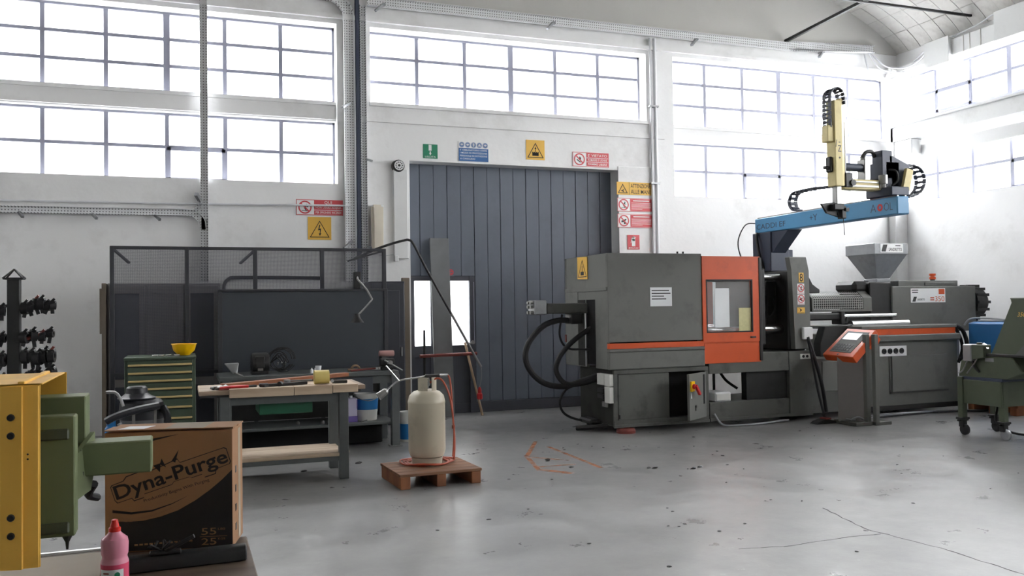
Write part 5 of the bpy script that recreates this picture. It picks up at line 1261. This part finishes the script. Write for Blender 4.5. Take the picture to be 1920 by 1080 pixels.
# things leaning on the door
tag(MB().prism([(3.30, 11.98, 0), (3.575, 11.98, 0), (3.592, 12.24, 2.53), (3.315, 12.24, 2.53)], (0, .04, 0), .003).build('leaning_board', 'concrete', loc=(3.44, 12.0, 0)), 'tall grey board leaning upright against the small door', 'board')
tag(MB().rod((3.95, 11.88, 0), (3.83, 12.28, 1.02), .018, 10).build('broom_stick', 'stick', loc=(3.95, 11.88, 0)), 'bare wooden stick leaning on the grey door right of the board', 'stick')
tag(MB().rod((3.07, 11.95, .86), (3.90, 11.95, .875), .024, 10).build('red_bar', 'redpaint', loc=(3.5, 11.95, .85)), 'dull red bar held level across the small door', 'bar')
tag(MB().rod((3.13, 11.95, 0), (3.145, 11.98, 1.22), .018, 8).build('iron_bar', 'dark', loc=(3.13, 11.95, 0)), 'thin dark iron bar standing in front of the left door window', 'bar')

# ------------------------------------------------------------------ drawer cabinet with bowl
t = thing('drawer_cabinet', 'green workshop drawer cabinet with beige handle strips', 'cabinet', (-.22, 9.9, 0))
MB().box(-.555, .115, 9.62, 10.25, 0, 1.06, .006).box(-.56, .12, 9.585, 10.26, 1.04, 1.065, .004).build('cabinet_body', 'cabgreen', t)
zz = [.985, .905, .825, .745, .66, .555, .445, .34, .22, .10]
prev = 1.035
for k, z in enumerate(zz):
    d = MB().box(-.525, .085, 9.60, 9.64, z - .01, prev - .008, .003).build('drawer', 'cabgreen', t)
    MB().box(-.52, .08, 9.578, 9.602, z - .008, z + .012, .004).build('handle_strip', 'beige', d)
    prev = z - .012
tag(MB().lathe((.005, 9.85, 1.066), [(0, 0), (.055, 0), (.065, .01), (.105, .05), (.122, .115), (.128, .115), (.126, .121), (.116, .121), (.10, .055), (.055, .014), (0, .012)], seg=32).build('yellow_bowl', 'yellow', loc=(.005, 9.85, 1.066)), 'bright yellow plastic bowl on top of the green drawer cabinet', 'bowl')
for k, x in enumerate((-.30, -.24, -.17, -.09)):
    o = MB().rod((x, 9.72, 1.074), (x + .05, 9.74 + .02 * (k % 2), 1.074), .008, 8).build('drill_bit', 'chrome', loc=(x, 9.72, 1.066)); tag(o, ('bright steel bit on the green drawer cabinet, farthest left of the bowl', 'bright steel bit on the green drawer cabinet, second from the left', 'bright steel bit on the green drawer cabinet, third from the left', 'bright steel bit on the green drawer cabinet, nearest the bowl')[k], 'drill bit', 'bits on the drawer cabinet')

# vacuum cleaner
v = thing('vacuum_cleaner', 'grey drum vacuum cleaner with black lid behind the cardboard box', 'vacuum cleaner', (-.34, 8.3, 0))
MB().lathe((-.34, 8.3, 0), [(0, .06), (.16, .06), (.175, .10), (.175, .62), (0, .62)], seg=28).build('drum', 'vacgrey', v)
MB().lathe((-.34, 8.3, .60), [(0, 0), (.18, 0), (.185, .06), (.175, .14), (.15, .165), (0, .17)], seg=28).build('motor_head', 'vacblack', v)
MB().lathe((-.38, 8.3, .77), [(0, 0), (.15, 0), (.155, .012), (.12, .025), (.09, .05), (.085, .095), (.07, .108), (0, .11)], seg=26).build('lid', 'vacblack', v)
for a in (-1.9, -.9): MB().box(-.34 + .178 * math.cos(a) - .012, -.34 + .178 * math.cos(a) + .012, 8.3 + .178 * math.sin(a) - .015, 8.3 + .178 * math.sin(a) + .01, .56, .70, .003).build('catch', 'steel', v)
for k in range(4):
    a = k * math.pi / 2 + .7; MB().lathe((-.34 + .17 * math.cos(a), 8.3 + .17 * math.sin(a) - .015, .035), [(0, 0), (.035, 0), (.035, .03), (0, .03)], 'y', 12).build('castor', 'black', v)
MB().tube([(-.20, 8.12, .72), (-.36, 8.05, .70), (-.52, 8.0, .66), (-.60, 8.0, .62)], .032).tube([(-.17, 8.2, .70), (-.13, 8.14, .6), (-.15, 8.12, .4), (-.2, 8.15, .2)], .03).build('hose', 'vacblack', v)
MB().tube([(-.60, 8.0, .86), (-.53, 8.0, .855), (-.49, 8.0, .80), (-.47, 8.0, .74)], .012).tube([(-.50, 8.0, .60), (-.45, 8.0, .48)], .02, 8, 0).build('wand', 'steel', v)
tag(MB().lathe((-.575, 8.2, 0), [(0, .0), (.05, 0), (.05, .54), (.036, .56), (.036, .64), (0, .64)], seg=14).build('spray_can', 'bucketblue', loc=(-.575, 8.2, 0)), 'tall blue and white canister beside the vacuum cleaner hose', 'canister')

# ------------------------------------------------------------------ tool rack column at the far left
t = thing('clamp_rack', 'dark steel column rack with a pointed cap, arms loaded with black clamps', 'rack', (-1.26, 8.0, 0))
MB().box(-1.31, -1.22, 7.955, 8.045, 0, 1.80, .004).build('column', 'dark', t)
MB().box(-1.40, -1.13, 7.86, 8.14, 0, .03, .006).build('base_plate', 'dark', t)
mb = MB()
for sx in (-1, 1):
    for sy in (-1, 1): mb.rod((-1.265 + .07 * sx, 8.0 + .07 * sy, 1.80), (-1.265, 8.0, 1.873), .008, 6)
mb.box(-1.335, -1.195, 7.93, 8.07, 1.79, 1.805); mb.build('cap', 'dark', t)
for z, lb in ((1.56, 1), (1.32, 2), (1.15, 3), (.98, 4)):
    MB().rod((-1.55, 8.0, z + .0), (-1.03, 8.0, z + .05), .012, 8).build('arm', 'dark', t)
random.seed(11)
n = 0
ORD = ('nearest the column', 'second from the column', 'third from the column', 'fourth from the column', 'fifth from the column', 'sixth from the column', 'outermost')
for arm, z, left, right in (('top', 1.56, 6, 6), ('second', 1.32, 5, 4), ('third', 1.15, 5, 5), ('lowest', .985, 5, 5)):
    for side_, sg, cnt in (('left', -1, left), ('right', 1, right)):
        step = .24 / cnt
        for q in range(cnt):
            x = -1.265 + sg * (.070 + step * q + .01)
            r = random.uniform(.034, .05) if z > 1.3 else random.uniform(.044, .062)
            zc = z + .10 * (x + 1.29) + .015
            c = Vector((x, 7.965 + random.uniform(-.03, .02), zc - random.uniform(0, .03)))
            o = thing('toolmaker_clamp', 'black clamp on the %s arm of the dark rack, %s side, %s' % (arm, side_, ORD[q] if q < cnt - 1 else 'outermost'), 'clamp', c, 'clamps on the column rack')
            t_ = random.uniform(-.5, .5); ax_ = (Vector((math.sin(t_), math.cos(t_), 0)), Vector((0, 0, 1)), Vector((math.cos(t_), -math.sin(t_), 0)))
            mb = MB()
            mb.lathe(c, [(r * .4, -.024), (r, -.024), (r, .024), (r * .4, .024), (r * .4, -.024)], ax_, 12)
            mb.beam(c + Vector((0, 0, -r * .6)), c + Vector((random.uniform(-.02, .02), -.01, -r - random.uniform(.015, .05))), .026, .022)
            mb.beam(c + Vector((-.02, -.02, r * .3)), c + Vector((.028, -.035, r * .75)), .03, .02)
            mb.build('ring', 'black', o)
            MB().rod(c + Vector((-.015, -.01, r * .6)), c + Vector((.02, -.02, r + .018)), .010, 6).build('screw', 'black' if n % 11 != 8 else 'redpaint', o)
            n += 1
w = thing('red_handled_tool', 'tool with a rust red handle sticking out of the second rack arm', 'tool', (-1.1, 7.96, 1.33))
MB().rod((-1.17, 7.96, 1.315), (-1.06, 7.96, 1.355), .015, 8).build('handle', 'redpaint', w)
MB().rod((-1.25, 7.96, 1.29), (-1.17, 7.96, 1.315), .008, 8).build('shaft', 'dark', w)

# ------------------------------------------------------------------ gas cylinder on its pallet
p = thing('pallet', 'small brown wooden pallet in the middle of the floor', 'pallet', (2.04, 7.6, 0))
th = math.radians(2.5); PC = Vector((2.035, 7.605, 0))
rm = Matrix.Translation(PC) @ Matrix.Rotation(th, 4, 'Z')
for x in (-.315, 0, .315): MB().box(x - .042, x + .042, -.32, .32, 0, .105, .004, rm).build('runner', 'palletend', p)
for k in range(5): MB().box(-.365, .365, -.325 + k * .131, -.325 + k * .131 + .127, .105, .128, .003, rm).build('board', 'palletwood', p)
GC = Vector((2.045, 7.74, .128))
g = thing('gas_cylinder', 'beige gas cylinder with a guard collar standing on the small pallet', 'gas cylinder', GC)
R = .166
MB().lathe(GC, [(0, .055), (.10, .045), (.15, .07), (R, .12), (R, .535), (R + .002, .54), (R + .002, .555), (R, .56), (.155, .605), (.12, .64), (.06, .662), (0, .665)], seg=40).build('tank', 'gas', g)
MB().lathe(GC, [(.128, 0), (.132, 0), (.14, .06), (.136, .06), (.128, 0)], seg=32).build('foot_ring', 'gas', g)
for a0, a1 in ((200, 262), (288, 340)):
    b = bmesh.new(); rr = .085; rows = []
    for i in range(7):
        a = math.radians(a0 + (a1 - a0) * i / 6)
        rows.append([b.verts.new(GC + Vector((q * math.cos(a), q * math.sin(a), z))) for q in (rr, rr + .006) for z in (.63, .77)])
    for i in range(6):
        A, B = rows[i], rows[i + 1]
        for f in ((0, 1), (3, 2), (1, 3), (2, 0)): b.faces.new([A[f[0]], A[f[1]], B[f[1]], B[f[0]]])
    b.faces.new([rows[0][k] for k in (0, 2, 3, 1)]); b.faces.new([rows[-1][k] for k in (0, 1, 3, 2)])
    bmesh.ops.recalc_face_normals(b, faces=b.faces[:]); m_ = MB(); m_.bm = b; m_.build('collar', 'gas', g)
V = GC + Vector((.0, 0, .66))
MB().lathe(V, [(0, 0), (.022, 0), (.022, .03), (.034, .035), (.034, .075), (.018, .08), (.018, .10), (0, .10)], seg=14).rod(V + Vector((0, 0, .055)), V + Vector((.0, -.06, .055)), .020, 12).build('valve', 'steel', g)
MB().lathe(V + Vector((0, 0, .10)), [(0, 0), (.03, 0), (.032, .02), (0, .024)], seg=12).build('hand_wheel', 'dark', g)
tor = thing('gas_torch', 'long brass and steel gas torch lying across the gas cylinder valve', 'torch', V + Vector((0, 0, .12)))
z0 = GC.z + .775
MB().tube([(2.02, 7.70, z0 + .005), (1.93, 7.68, z0 - .005), (1.78, 7.66, z0 - .02), (1.70, 7.65, z0 - .07), (1.66, 7.64, z0 - .10)], .008, 8, 3).build('burner_tube', 'chrome', tor)
MB().lathe((1.67, 7.64, z0 - .095), [(0, 0), (.012, 0), (.03, .02), (.036, .10), (.032, .10), (.01, .03), (0, .03)], (Vector((0, 1, 0)), Vector((-.6, 0, .8)), Vector((-.82, 0, -.57))), 16).build('burner_bell', 'steel', tor)
MB().rod((1.775, 7.655, z0 - .02), (1.655, 7.62, z0 + .115), .006, 8).build('stand_rod', 'chrome', tor)
MB().box(2.02, 2.16, 7.68, 7.72, z0 - .01, z0 + .02, .008).build('handle', 'dark', tor)
MB().rod((2.16, 7.70, z0 + .01), (2.235, 7.70, z0 + .008), .010, 8).rod((2.05, 7.70, z0), (2.06, 7.68, z0 - .045), .012, 8).build('hose_tail', 'chrome', tor)
hs = MB()
hs.tube([(2.235, 7.70, z0 + .008), (2.25, 7.69, z0 - .03), (2.255, 7.66, z0 - .15), (2.25, 7.62, .60), (2.255, 7.58, .35), (2.245, 7.57, .17)], .0085, 8)
hs.tube([(2.07, 7.70, GC.z + .72), (2.12, 7.66, GC.z + .76), (2.17, 7.62, GC.z + .73), (2.22, 7.58, GC.z + .58), (2.245, 7.56, GC.z + .3), (2.23, 7.55, .2)], .0085, 8)
for k in range(3):
    r = .185 + .018 * k
    hs.tube([GC + Vector((r * math.cos(q * math.pi / 8) * (1 + .05 * k), r * math.sin(q * math.pi / 8), .010 + .006 * k + .006 * math.sin(q * 1.7 + k))) for q in range(17)], .0085, 8, 4)
hose = hs.build('gas_hose', 'hosered', loc=GC); tag(hose, 'orange rubber gas hose running down the cylinder and coiled round its foot', 'hose')
MB().rod((2.253, 7.60, .47), (2.253, 7.60, .44), .015, 8).build('hose_clip', 'redpaint', hose)

# ------------------------------------------------------------------ foreground table, box, bottle, bar
t = thing('work_table', 'low dark wooden table in the left foreground under the cardboard box', 'table', (-.5, 2.9, 0))
MB().box(-1.3, .222, 2.0, 3.53, .60, .65, .004).build('table_top', 'darkwood', t)
MB().box(-1.3, -.10, 3.53, 3.56, .595, .656, .006).build('steel_edge', 'chrome', t)
MB().box(-1.3, -.26, 3.15, 3.50, .65, .652).build('steel_sheet', 'slab', t)
for x in (-1.22, .15):
    for y in (2.08, 3.44): MB().box(x - .04, x + .04, y - .04, y + .04, 0, .60, .004).build('leg', 'benchsteel', t)
MB().box(-1.17, .10, 2.06, 2.10, .5, .6).build('apron', 'benchsteel', t); MB().box(-1.17, .10, 3.42, 3.46, .5, .6).build('apron', 'benchsteel', t)

th = math.radians(-13)
U = Vector((math.cos(th), math.sin(th), 0)); Wd = Vector((-math.sin(th), math.cos(th), 0)); Zv = Vector((0, 0, 1))
BO = Vector((.164, 3.367, .653)) - U * .44
bx = thing('cardboard_box', 'brown cardboard carton with black printing standing on the foreground table', 'box', BO)
BW, BD, BH = .44, .205, .425
body = MB().prism([BO, BO + U * BW, BO + U * BW + Wd * BD, BO + Wd * BD], Zv * BH, .002).build('carton', 'card', bx)
top = Fr(BO + Zv * BH, U, Wd, Zv)
MB().flat(top, [(.0, -.006), (BW + .004, -.006), (BW + .004, BD * .5), (.0, BD * .5)], .006, .010).build('flap', 'card', bx)
MB().flat(top, [(-.003, BD * .5 + .002), (BW + .003, BD * .5 + .002), (BW + .003, BD + .004), (-.003, BD + .004)], .001, .005).build('flap', 'card', bx)
MB().flat(top, [(.205, -.004), (.34, -.004), (.345, BD * .8), (.21, BD * .8)], .0102, .0108).build('packing_tape', 'tape', bx)
MB().flat(top, [(.04, .01), (.13, .01), (.15, BD * .45), (.06, BD * .45)], .0102, .0108).build('white_label', 'paper', bx)
side = Fr(BO + U * BW, Wd, Zv, U)
MB().rect(side, BD * .55, .01, BD * .75, BH - .01, 0, .001).build('packing_tape', 'tape', bx)
mb = MB()
for k in range(4): mb.rect(side, BD * .25, .05 + .07 * k, BD * .36, .075 + .07 * k, 0, .001)
mb.build('side_print', 'dark', bx)
fx = Fr(BO, U, Zv, -Wd)
cur = [(.026, .115), (.07, .108), (.13, .110), (.19, .122), (.25, .142), (.31, .175), (.36, .210), (.40, .243), (.438, .280)]
MB().flat(fx, [(.026, .004), (.438, .004)] + cur[::-1], 0, .0006).build('black_swoosh', 'cardprint', bx)
def crescent(top_, bot_, w0, m):
    b = MB(); b.flat(fx, top_ + bot_[::-1], w0, w0 + .0005); return b.build('swoosh_line', m, bx)
crescent([(.026, .152), (.09, .142), (.16, .147), (.23, .168), (.29, .195)], [(.026, .142), (.09, .134), (.16, .141), (.23, .165), (.29, .195)], .0006, 'cardprint')
crescent([(.026, .128), (.09, .120), (.16, .130), (.22, .150), (.27, .172)], [(.026, .112), (.09, .108), (.16, .122), (.22, .146), (.27, .172)], .0008, 'cardtan')
crescent([(.0, .372), (.10, .385), (.17, .402), (.255, .414)], [(.0, .350), (.10, .372), (.17, .394), (.255, .414)], .0006, 'cardprint')
an = math.radians(17.5)
fr_ = Fr(fx.P(.045, .188), U * math.cos(an) + Zv * math.sin(an), Zv * math.cos(an) - U * math.sin(an), -Wd)
def outline(pts, g):
    c = Vector((sum(p[0] for p in pts) / len(pts), sum(p[1] for p in pts) / len(pts)))
    return pts
pl_out = [(-.012, .0), (-.006, -.012), (.045, -.012), (.05, -.024), (.085, -.024), (.09, -.012), (.19, -.012), (.20, -.004), (.255, -.006), (.262, -.012), (.30, -.012), (.306, -.026), (.345, -.026), (.352, -.010), (.403, -.008), (.408, .0), (.408, .05), (.40, .056), (.24, .056), (.235, .072), (.185, .066), (.13, .062), (.10, .072), (.05, .070), (.035, .058), (-.006, .056), (-.012, .05)]
sh = lambda k: [(a * (1 - k * .012) + k * .0022, b * (1 - k * .07) + k * .0014) for a, b in pl_out]
mb = MB(); mb.flat(fr_, pl_out, .0007, .0012); mb.build('logo_outline', 'cardprint', bx)
mb = MB(); mb.flat(fr_, sh(1), .0012, .0016); mb.build('logo_ground', 'cardtan', bx)
text('Dyna-Purge', fr_, -.004, -.016, .405, .066, 'cardprint', bx, .0006, .0017, off=.016)
mb = MB(); mb.flat(fr_, [(.15, .075), (.165, .045), (.175, .07), (.19, .055), (.185, .09), (.175, .075)], .0022, .0026); mb.flat(fr_, [(.215, .07), (.25, .10), (.225, .06)], .0022, .0026); mb.build('logo_spark', 'cardprint', bx)
fr2 = Fr(fx.P(.135, .172), U * math.cos(an * .95) + Zv * math.sin(an * .95), Zv * math.cos(an * .95) - U * math.sin(an * .95), -Wd)
text('Productivity Begins With Purging', fr2, 0, 0, .235, .014, 'cardprint', bx, .0005, .0006)
text('55', fx, .330, .050, .052, .024, 'cardtan', bx, .0005, .0008, off=.003); text('25', fx, .330, .014, .052, .024, 'cardtan', bx, .0005, .0008, off=.003)
text('LBS', fx, .388, .066, .025, .007, 'cardtan', bx, .0005, .0008); text('KGS', fx, .388, .031, .025, .007, 'cardtan', bx, .0005, .0008)
MB().rect(fx, .325, .043, .42, .0445, .0008, .0013).build('print_line', 'cardtan', bx)
mb = MB()
for k in range(12): mb.rect(fx, .10 + .017 * k, .022 + .0006 * k, .112 + .017 * k, .028 + .0006 * k, .0008, .0013)
mb.build('small_print', 'cardtan', bx)

bt_ = Vector((-.197, 2.93, .65))
b = thing('squeeze_bottle', 'pink squeeze bottle with a red pointed cap on the foreground table', 'bottle', bt_)
MB().lathe(bt_, [(0, 0), (.036, 0), (.039, .01), (.039, .07), (.039, .11), (.036, .118), (.035, .125), (.038, .134), (.039, .165), (.036, .178), (.020, .192), (.016, .198), (0, .198)], seg=28).build('bottle_body', 'pinkplastic', b)
MB().lathe(bt_, [(0, .0), (.0385, .0), (.0395, .012), (.0395, .105), (.0385, .106)], seg=28).build('fluid_band', 'pinkfluid', b)
MB().lathe(bt_ + Zv * .198, [(0, 0), (.017, 0), (.017, .010), (.013, .014), (.009, .034), (.004, .036), (0, .036)], seg=18).build('cap', 'redcap', b)
lb = bmesh.new(); rows = []
for i in range(9):
    a = math.radians(205 + 105 * i / 8); rows.append([lb.verts.new(bt_ + Vector((.0402 * math.cos(a), .0402 * math.sin(a), z))) for z in (.015, .092)])
for i in range(8): lb.faces.new([rows[i][0], rows[i + 1][0], rows[i + 1][1], rows[i][1]])
m_ = MB(); m_.bm = lb; lab_ = m_.build('label_sheet', 'paper', b)
def on_bottle(a, z, w_, h_, m, nm):
    mb = MB(); aa = math.radians(a); c = bt_ + Vector((.0405 * math.cos(aa), .0405 * math.sin(aa), z)); f = Fr(c, (-math.sin(aa), math.cos(aa), 0), (0, 0, 1), (math.cos(aa), math.sin(aa), 0))
    if nm == 'green_spot': mb.disc(f, 0, 0, w_, 0, .0006, 16)
    else: mb.rect(f, -w_ / 2, -h_ / 2, w_ / 2, h_ / 2, 0, .0006)
    mb.build(nm, m, lab_)
on_bottle(283, .077, .008, 0, 'signgreen', 'green_spot')
for k in range(3): on_bottle(238, .062 - .012 * k, .018, .007, 'orange', 'orange_print')
on_bottle(238, .082, .018, .004, 'redpaint', 'orange_print')
on_bottle(283, .045, .003, .02, 'ink', 'code_print')

tag(MB().prism([(-.24, 3.155, .652), (-.24, 3.155, .688), (-.24, 3.165, .70), (-.24, 3.215, .70), (-.24, 3.225, .688), (-.24, 3.225, .652)], (.44, .02, 0), .004).build('black_bar', 'black', loc=(-.05, 3.19, .652)), 'thick black rubber bar lying on the table in front of the carton', 'bar')
tw = thing('wire_brush_tool', 'tangled black tool with an angled shaft lying on the black bar', 'tool', (-.03, 3.19, .70))
MB().rod((-.06, 3.18, .711), (.03, 3.16, .757), .007, 8).build('shaft', 'black', tw)
mb = MB(); random.seed(3)
for k in range(9):
    a = random.uniform(0, 6.28); p0 = Vector((-.07, 3.19, .709)); mb.rod(p0 + Vector((random.uniform(-.03, .03), 0, random.uniform(-.004, .01))), p0 + Vector((.045 * math.cos(a), .015 * math.sin(a), .014 + .02 * abs(math.sin(a)))), .004, 6)
mb.box(-.11, -.01, 3.17, 3.21, .699, .711, .004); mb.build('tangle', 'black', tw)

# ------------------------------------------------------------------ yellow and green machine at the left edge
t = thing('bench_machine', 'ochre yellow guard over a sage green machine head in the left foreground', 'machine', (-.7, 2.75, .65))
gx0, gx1, gy0, gy1, gz0, gz1 = -.95, -.338, 2.50, 2.95, .872, 1.330
yg = MB()
yg.box(gx0, gx1, gy0, gy0 + .004, gz0, gz1, .001).box(gx0, gx1 + .01, gy1 - .004, gy1, gz0 + .1, gz1, .001).box(gx0, gx1 + .005, gy0, gy1, gz1 - .004, gz1, .001)
yg.box(gx0, gx0 + .004, gy0, gy1, gz0, gz1)
yg = yg.build('guard', 'yellowmetal', t)
MB().prism([(-.425, gy0, gz0), (-.395, gy0 - .008, gz0), (-.378, gy0 - .012, gz0), (-.376, gy0 - .002, gz0), (-.343, gy0 - .003, gz0), (-.340, gy0, gz0)], (0, 0, gz1 - gz0 - .006)).box(-.388, -.372, gy0, gy1, gz1 - .002, gz1 + .006, .002).build('guard_fold', 'yellowmetal', yg)
ff = Fr((0, gy0 - .006, 0), (1, 0, 0), (0, 0, 1), (0, -1, 0))
for z in (1.248, 1.203, 1.001, .956): MB().lathe((-.402, gy0 - .004, z), [(0, -.012), (.007, -.012), (.009, -.006), (.009, .004), (0, .004)], 'y', 14).build('bolt', 'black', yg)
mb = MB()
for z in (1.143, 1.155): mb.disc(ff, -.365, z, .0025, 0, .001, 8)
mb.build('rivet_holes', 'ink', yg)
MB().box(-1.25, -.50, 2.56, 2.90, .65, 1.25, .01).build('machine_body', 'green', t)
MB().box(-.62, -.276, 2.66, 2.73, .905, 1.228, .004).build('front_plate', 'green', t)
MB().box(-.42, -.29, 2.652, 2.662, 1.165, 1.195, .004).build('slot', 'ggreen', t); MB().box(-.42, -.29, 2.652, 2.662, .915, .945, .004).build('slot', 'ggreen', t)
MB().box(-.62, -.263, 2.80, 2.92, 1.06, 1.268, .003).build('rear_plate', 'green', t)
MB().prism([(-.300, 2.735, 1.10), (-.300, 2.735, .98), (-.262, 2.80, 1.0), (-.255, 2.85, 1.06), (-.255, 2.85, 1.16), (-.262, 2.80, 1.15)], (.012, 0, 0)).build('gusset', 'green', t)
MB().lathe((-.30, 2.70, .862), [(0, 0), (.003, 0), (.005, .02), (.018, .045), (0, .045)], seg=10).build('spike', 'dark', t)
ar = MB().box(-.285, -.088, 2.78, 2.89, 1.042, 1.135, .004).build('arm', 'green', t)
MB().box(-.290, -.272, 2.772, 2.782, 1.115, 1.128, .001).box(-.284, -.266, 2.772, 2.782, 1.045, 1.058, .001).build('bolt', 'ink', t)
MB().tube([(-.25, 2.9, 1.0), (-.27, 2.95, .96), (-.25, 3.0, .94)], .012).build('hose', 'black', t)

# ------------------------------------------------------------------ marks on the floor
fl_ = Fr((0, 0, .0), (1, 0, 0), (0, 1, 0), (0, 0, 1))
mb = MB()
for p in (((3.72, 9.30), (3.26, 8.40)), ((3.27, 8.45), (3.08, 7.62)), ((3.10, 7.66), (3.30, 7.36)), ((3.70, 8.9), (3.66, 7.5)), ((3.25, 8.38), (3.55, 8.0)), ((3.14, 7.8), (3.52, 7.78))):
    (a0, b0), (a1, b1) = p; mb.bar(fl_, a0, b0, a1, b1, .045 if p[0][1] > 7.7 else .085, .0006, .0012)
mb.build('rust_stain', 'rustmark', floor)
mb = MB(); random.seed(21)
def crack(pts, w_):
    P = []
    for i in range(len(pts) - 1):
        a, b = Vector(pts[i]), Vector(pts[i + 1]); n = max(2, int((b - a).length / .06))
        for k in range(n): P.append(a.lerp(b, k / n) + Vector((random.uniform(-.008, .008), random.uniform(-.008, .008))))
    P.append(Vector(pts[-1]))
    for i in range(len(P) - 1): mb.bar(fl_, P[i].x, P[i].y, P[i + 1].x, P[i + 1].y, w_ * random.uniform(.5, 1.3), .0004, .0009)
crack([(4.41, 5.34), (4.25, 4.75), (4.33, 4.2), (4.32, 3.6), (4.3, 2.6)], .009)
crack([(3.2, 4.66), (3.49, 4.60), (4.0, 4.62), (4.25, 4.60)], .006)
mb.build('crack', 'ink', floor)
mb = MB(); random.seed(33)
for k in range(60):
    x, y = random.uniform(1.2, 7.5), random.uniform(3.6, 9.2)
    r = random.uniform(.006, .018); mb.blob((x, y, .002), r, r * random.uniform(.5, 1.2), .004, .3)
for x, y in ((3.35, 8.05), (3.36, 8.1), (3.40, 7.62), (4.05, 7.3), (4.1, 7.28), (1.62, 8.75), (1.60, 8.72), (1.05, 8.5), (4.4, 7.1), (4.5, 7.15)):
    mb.blob((x, y, .006), .03, .022, .010, .4)
o = mb.build('floor_debris', 'dark', loc=(3, 6, 0)); o['kind'] = 'stuff'; o['label'] = 'scattered dark crumbs and chips on the grey floor'; o['category'] = 'debris'
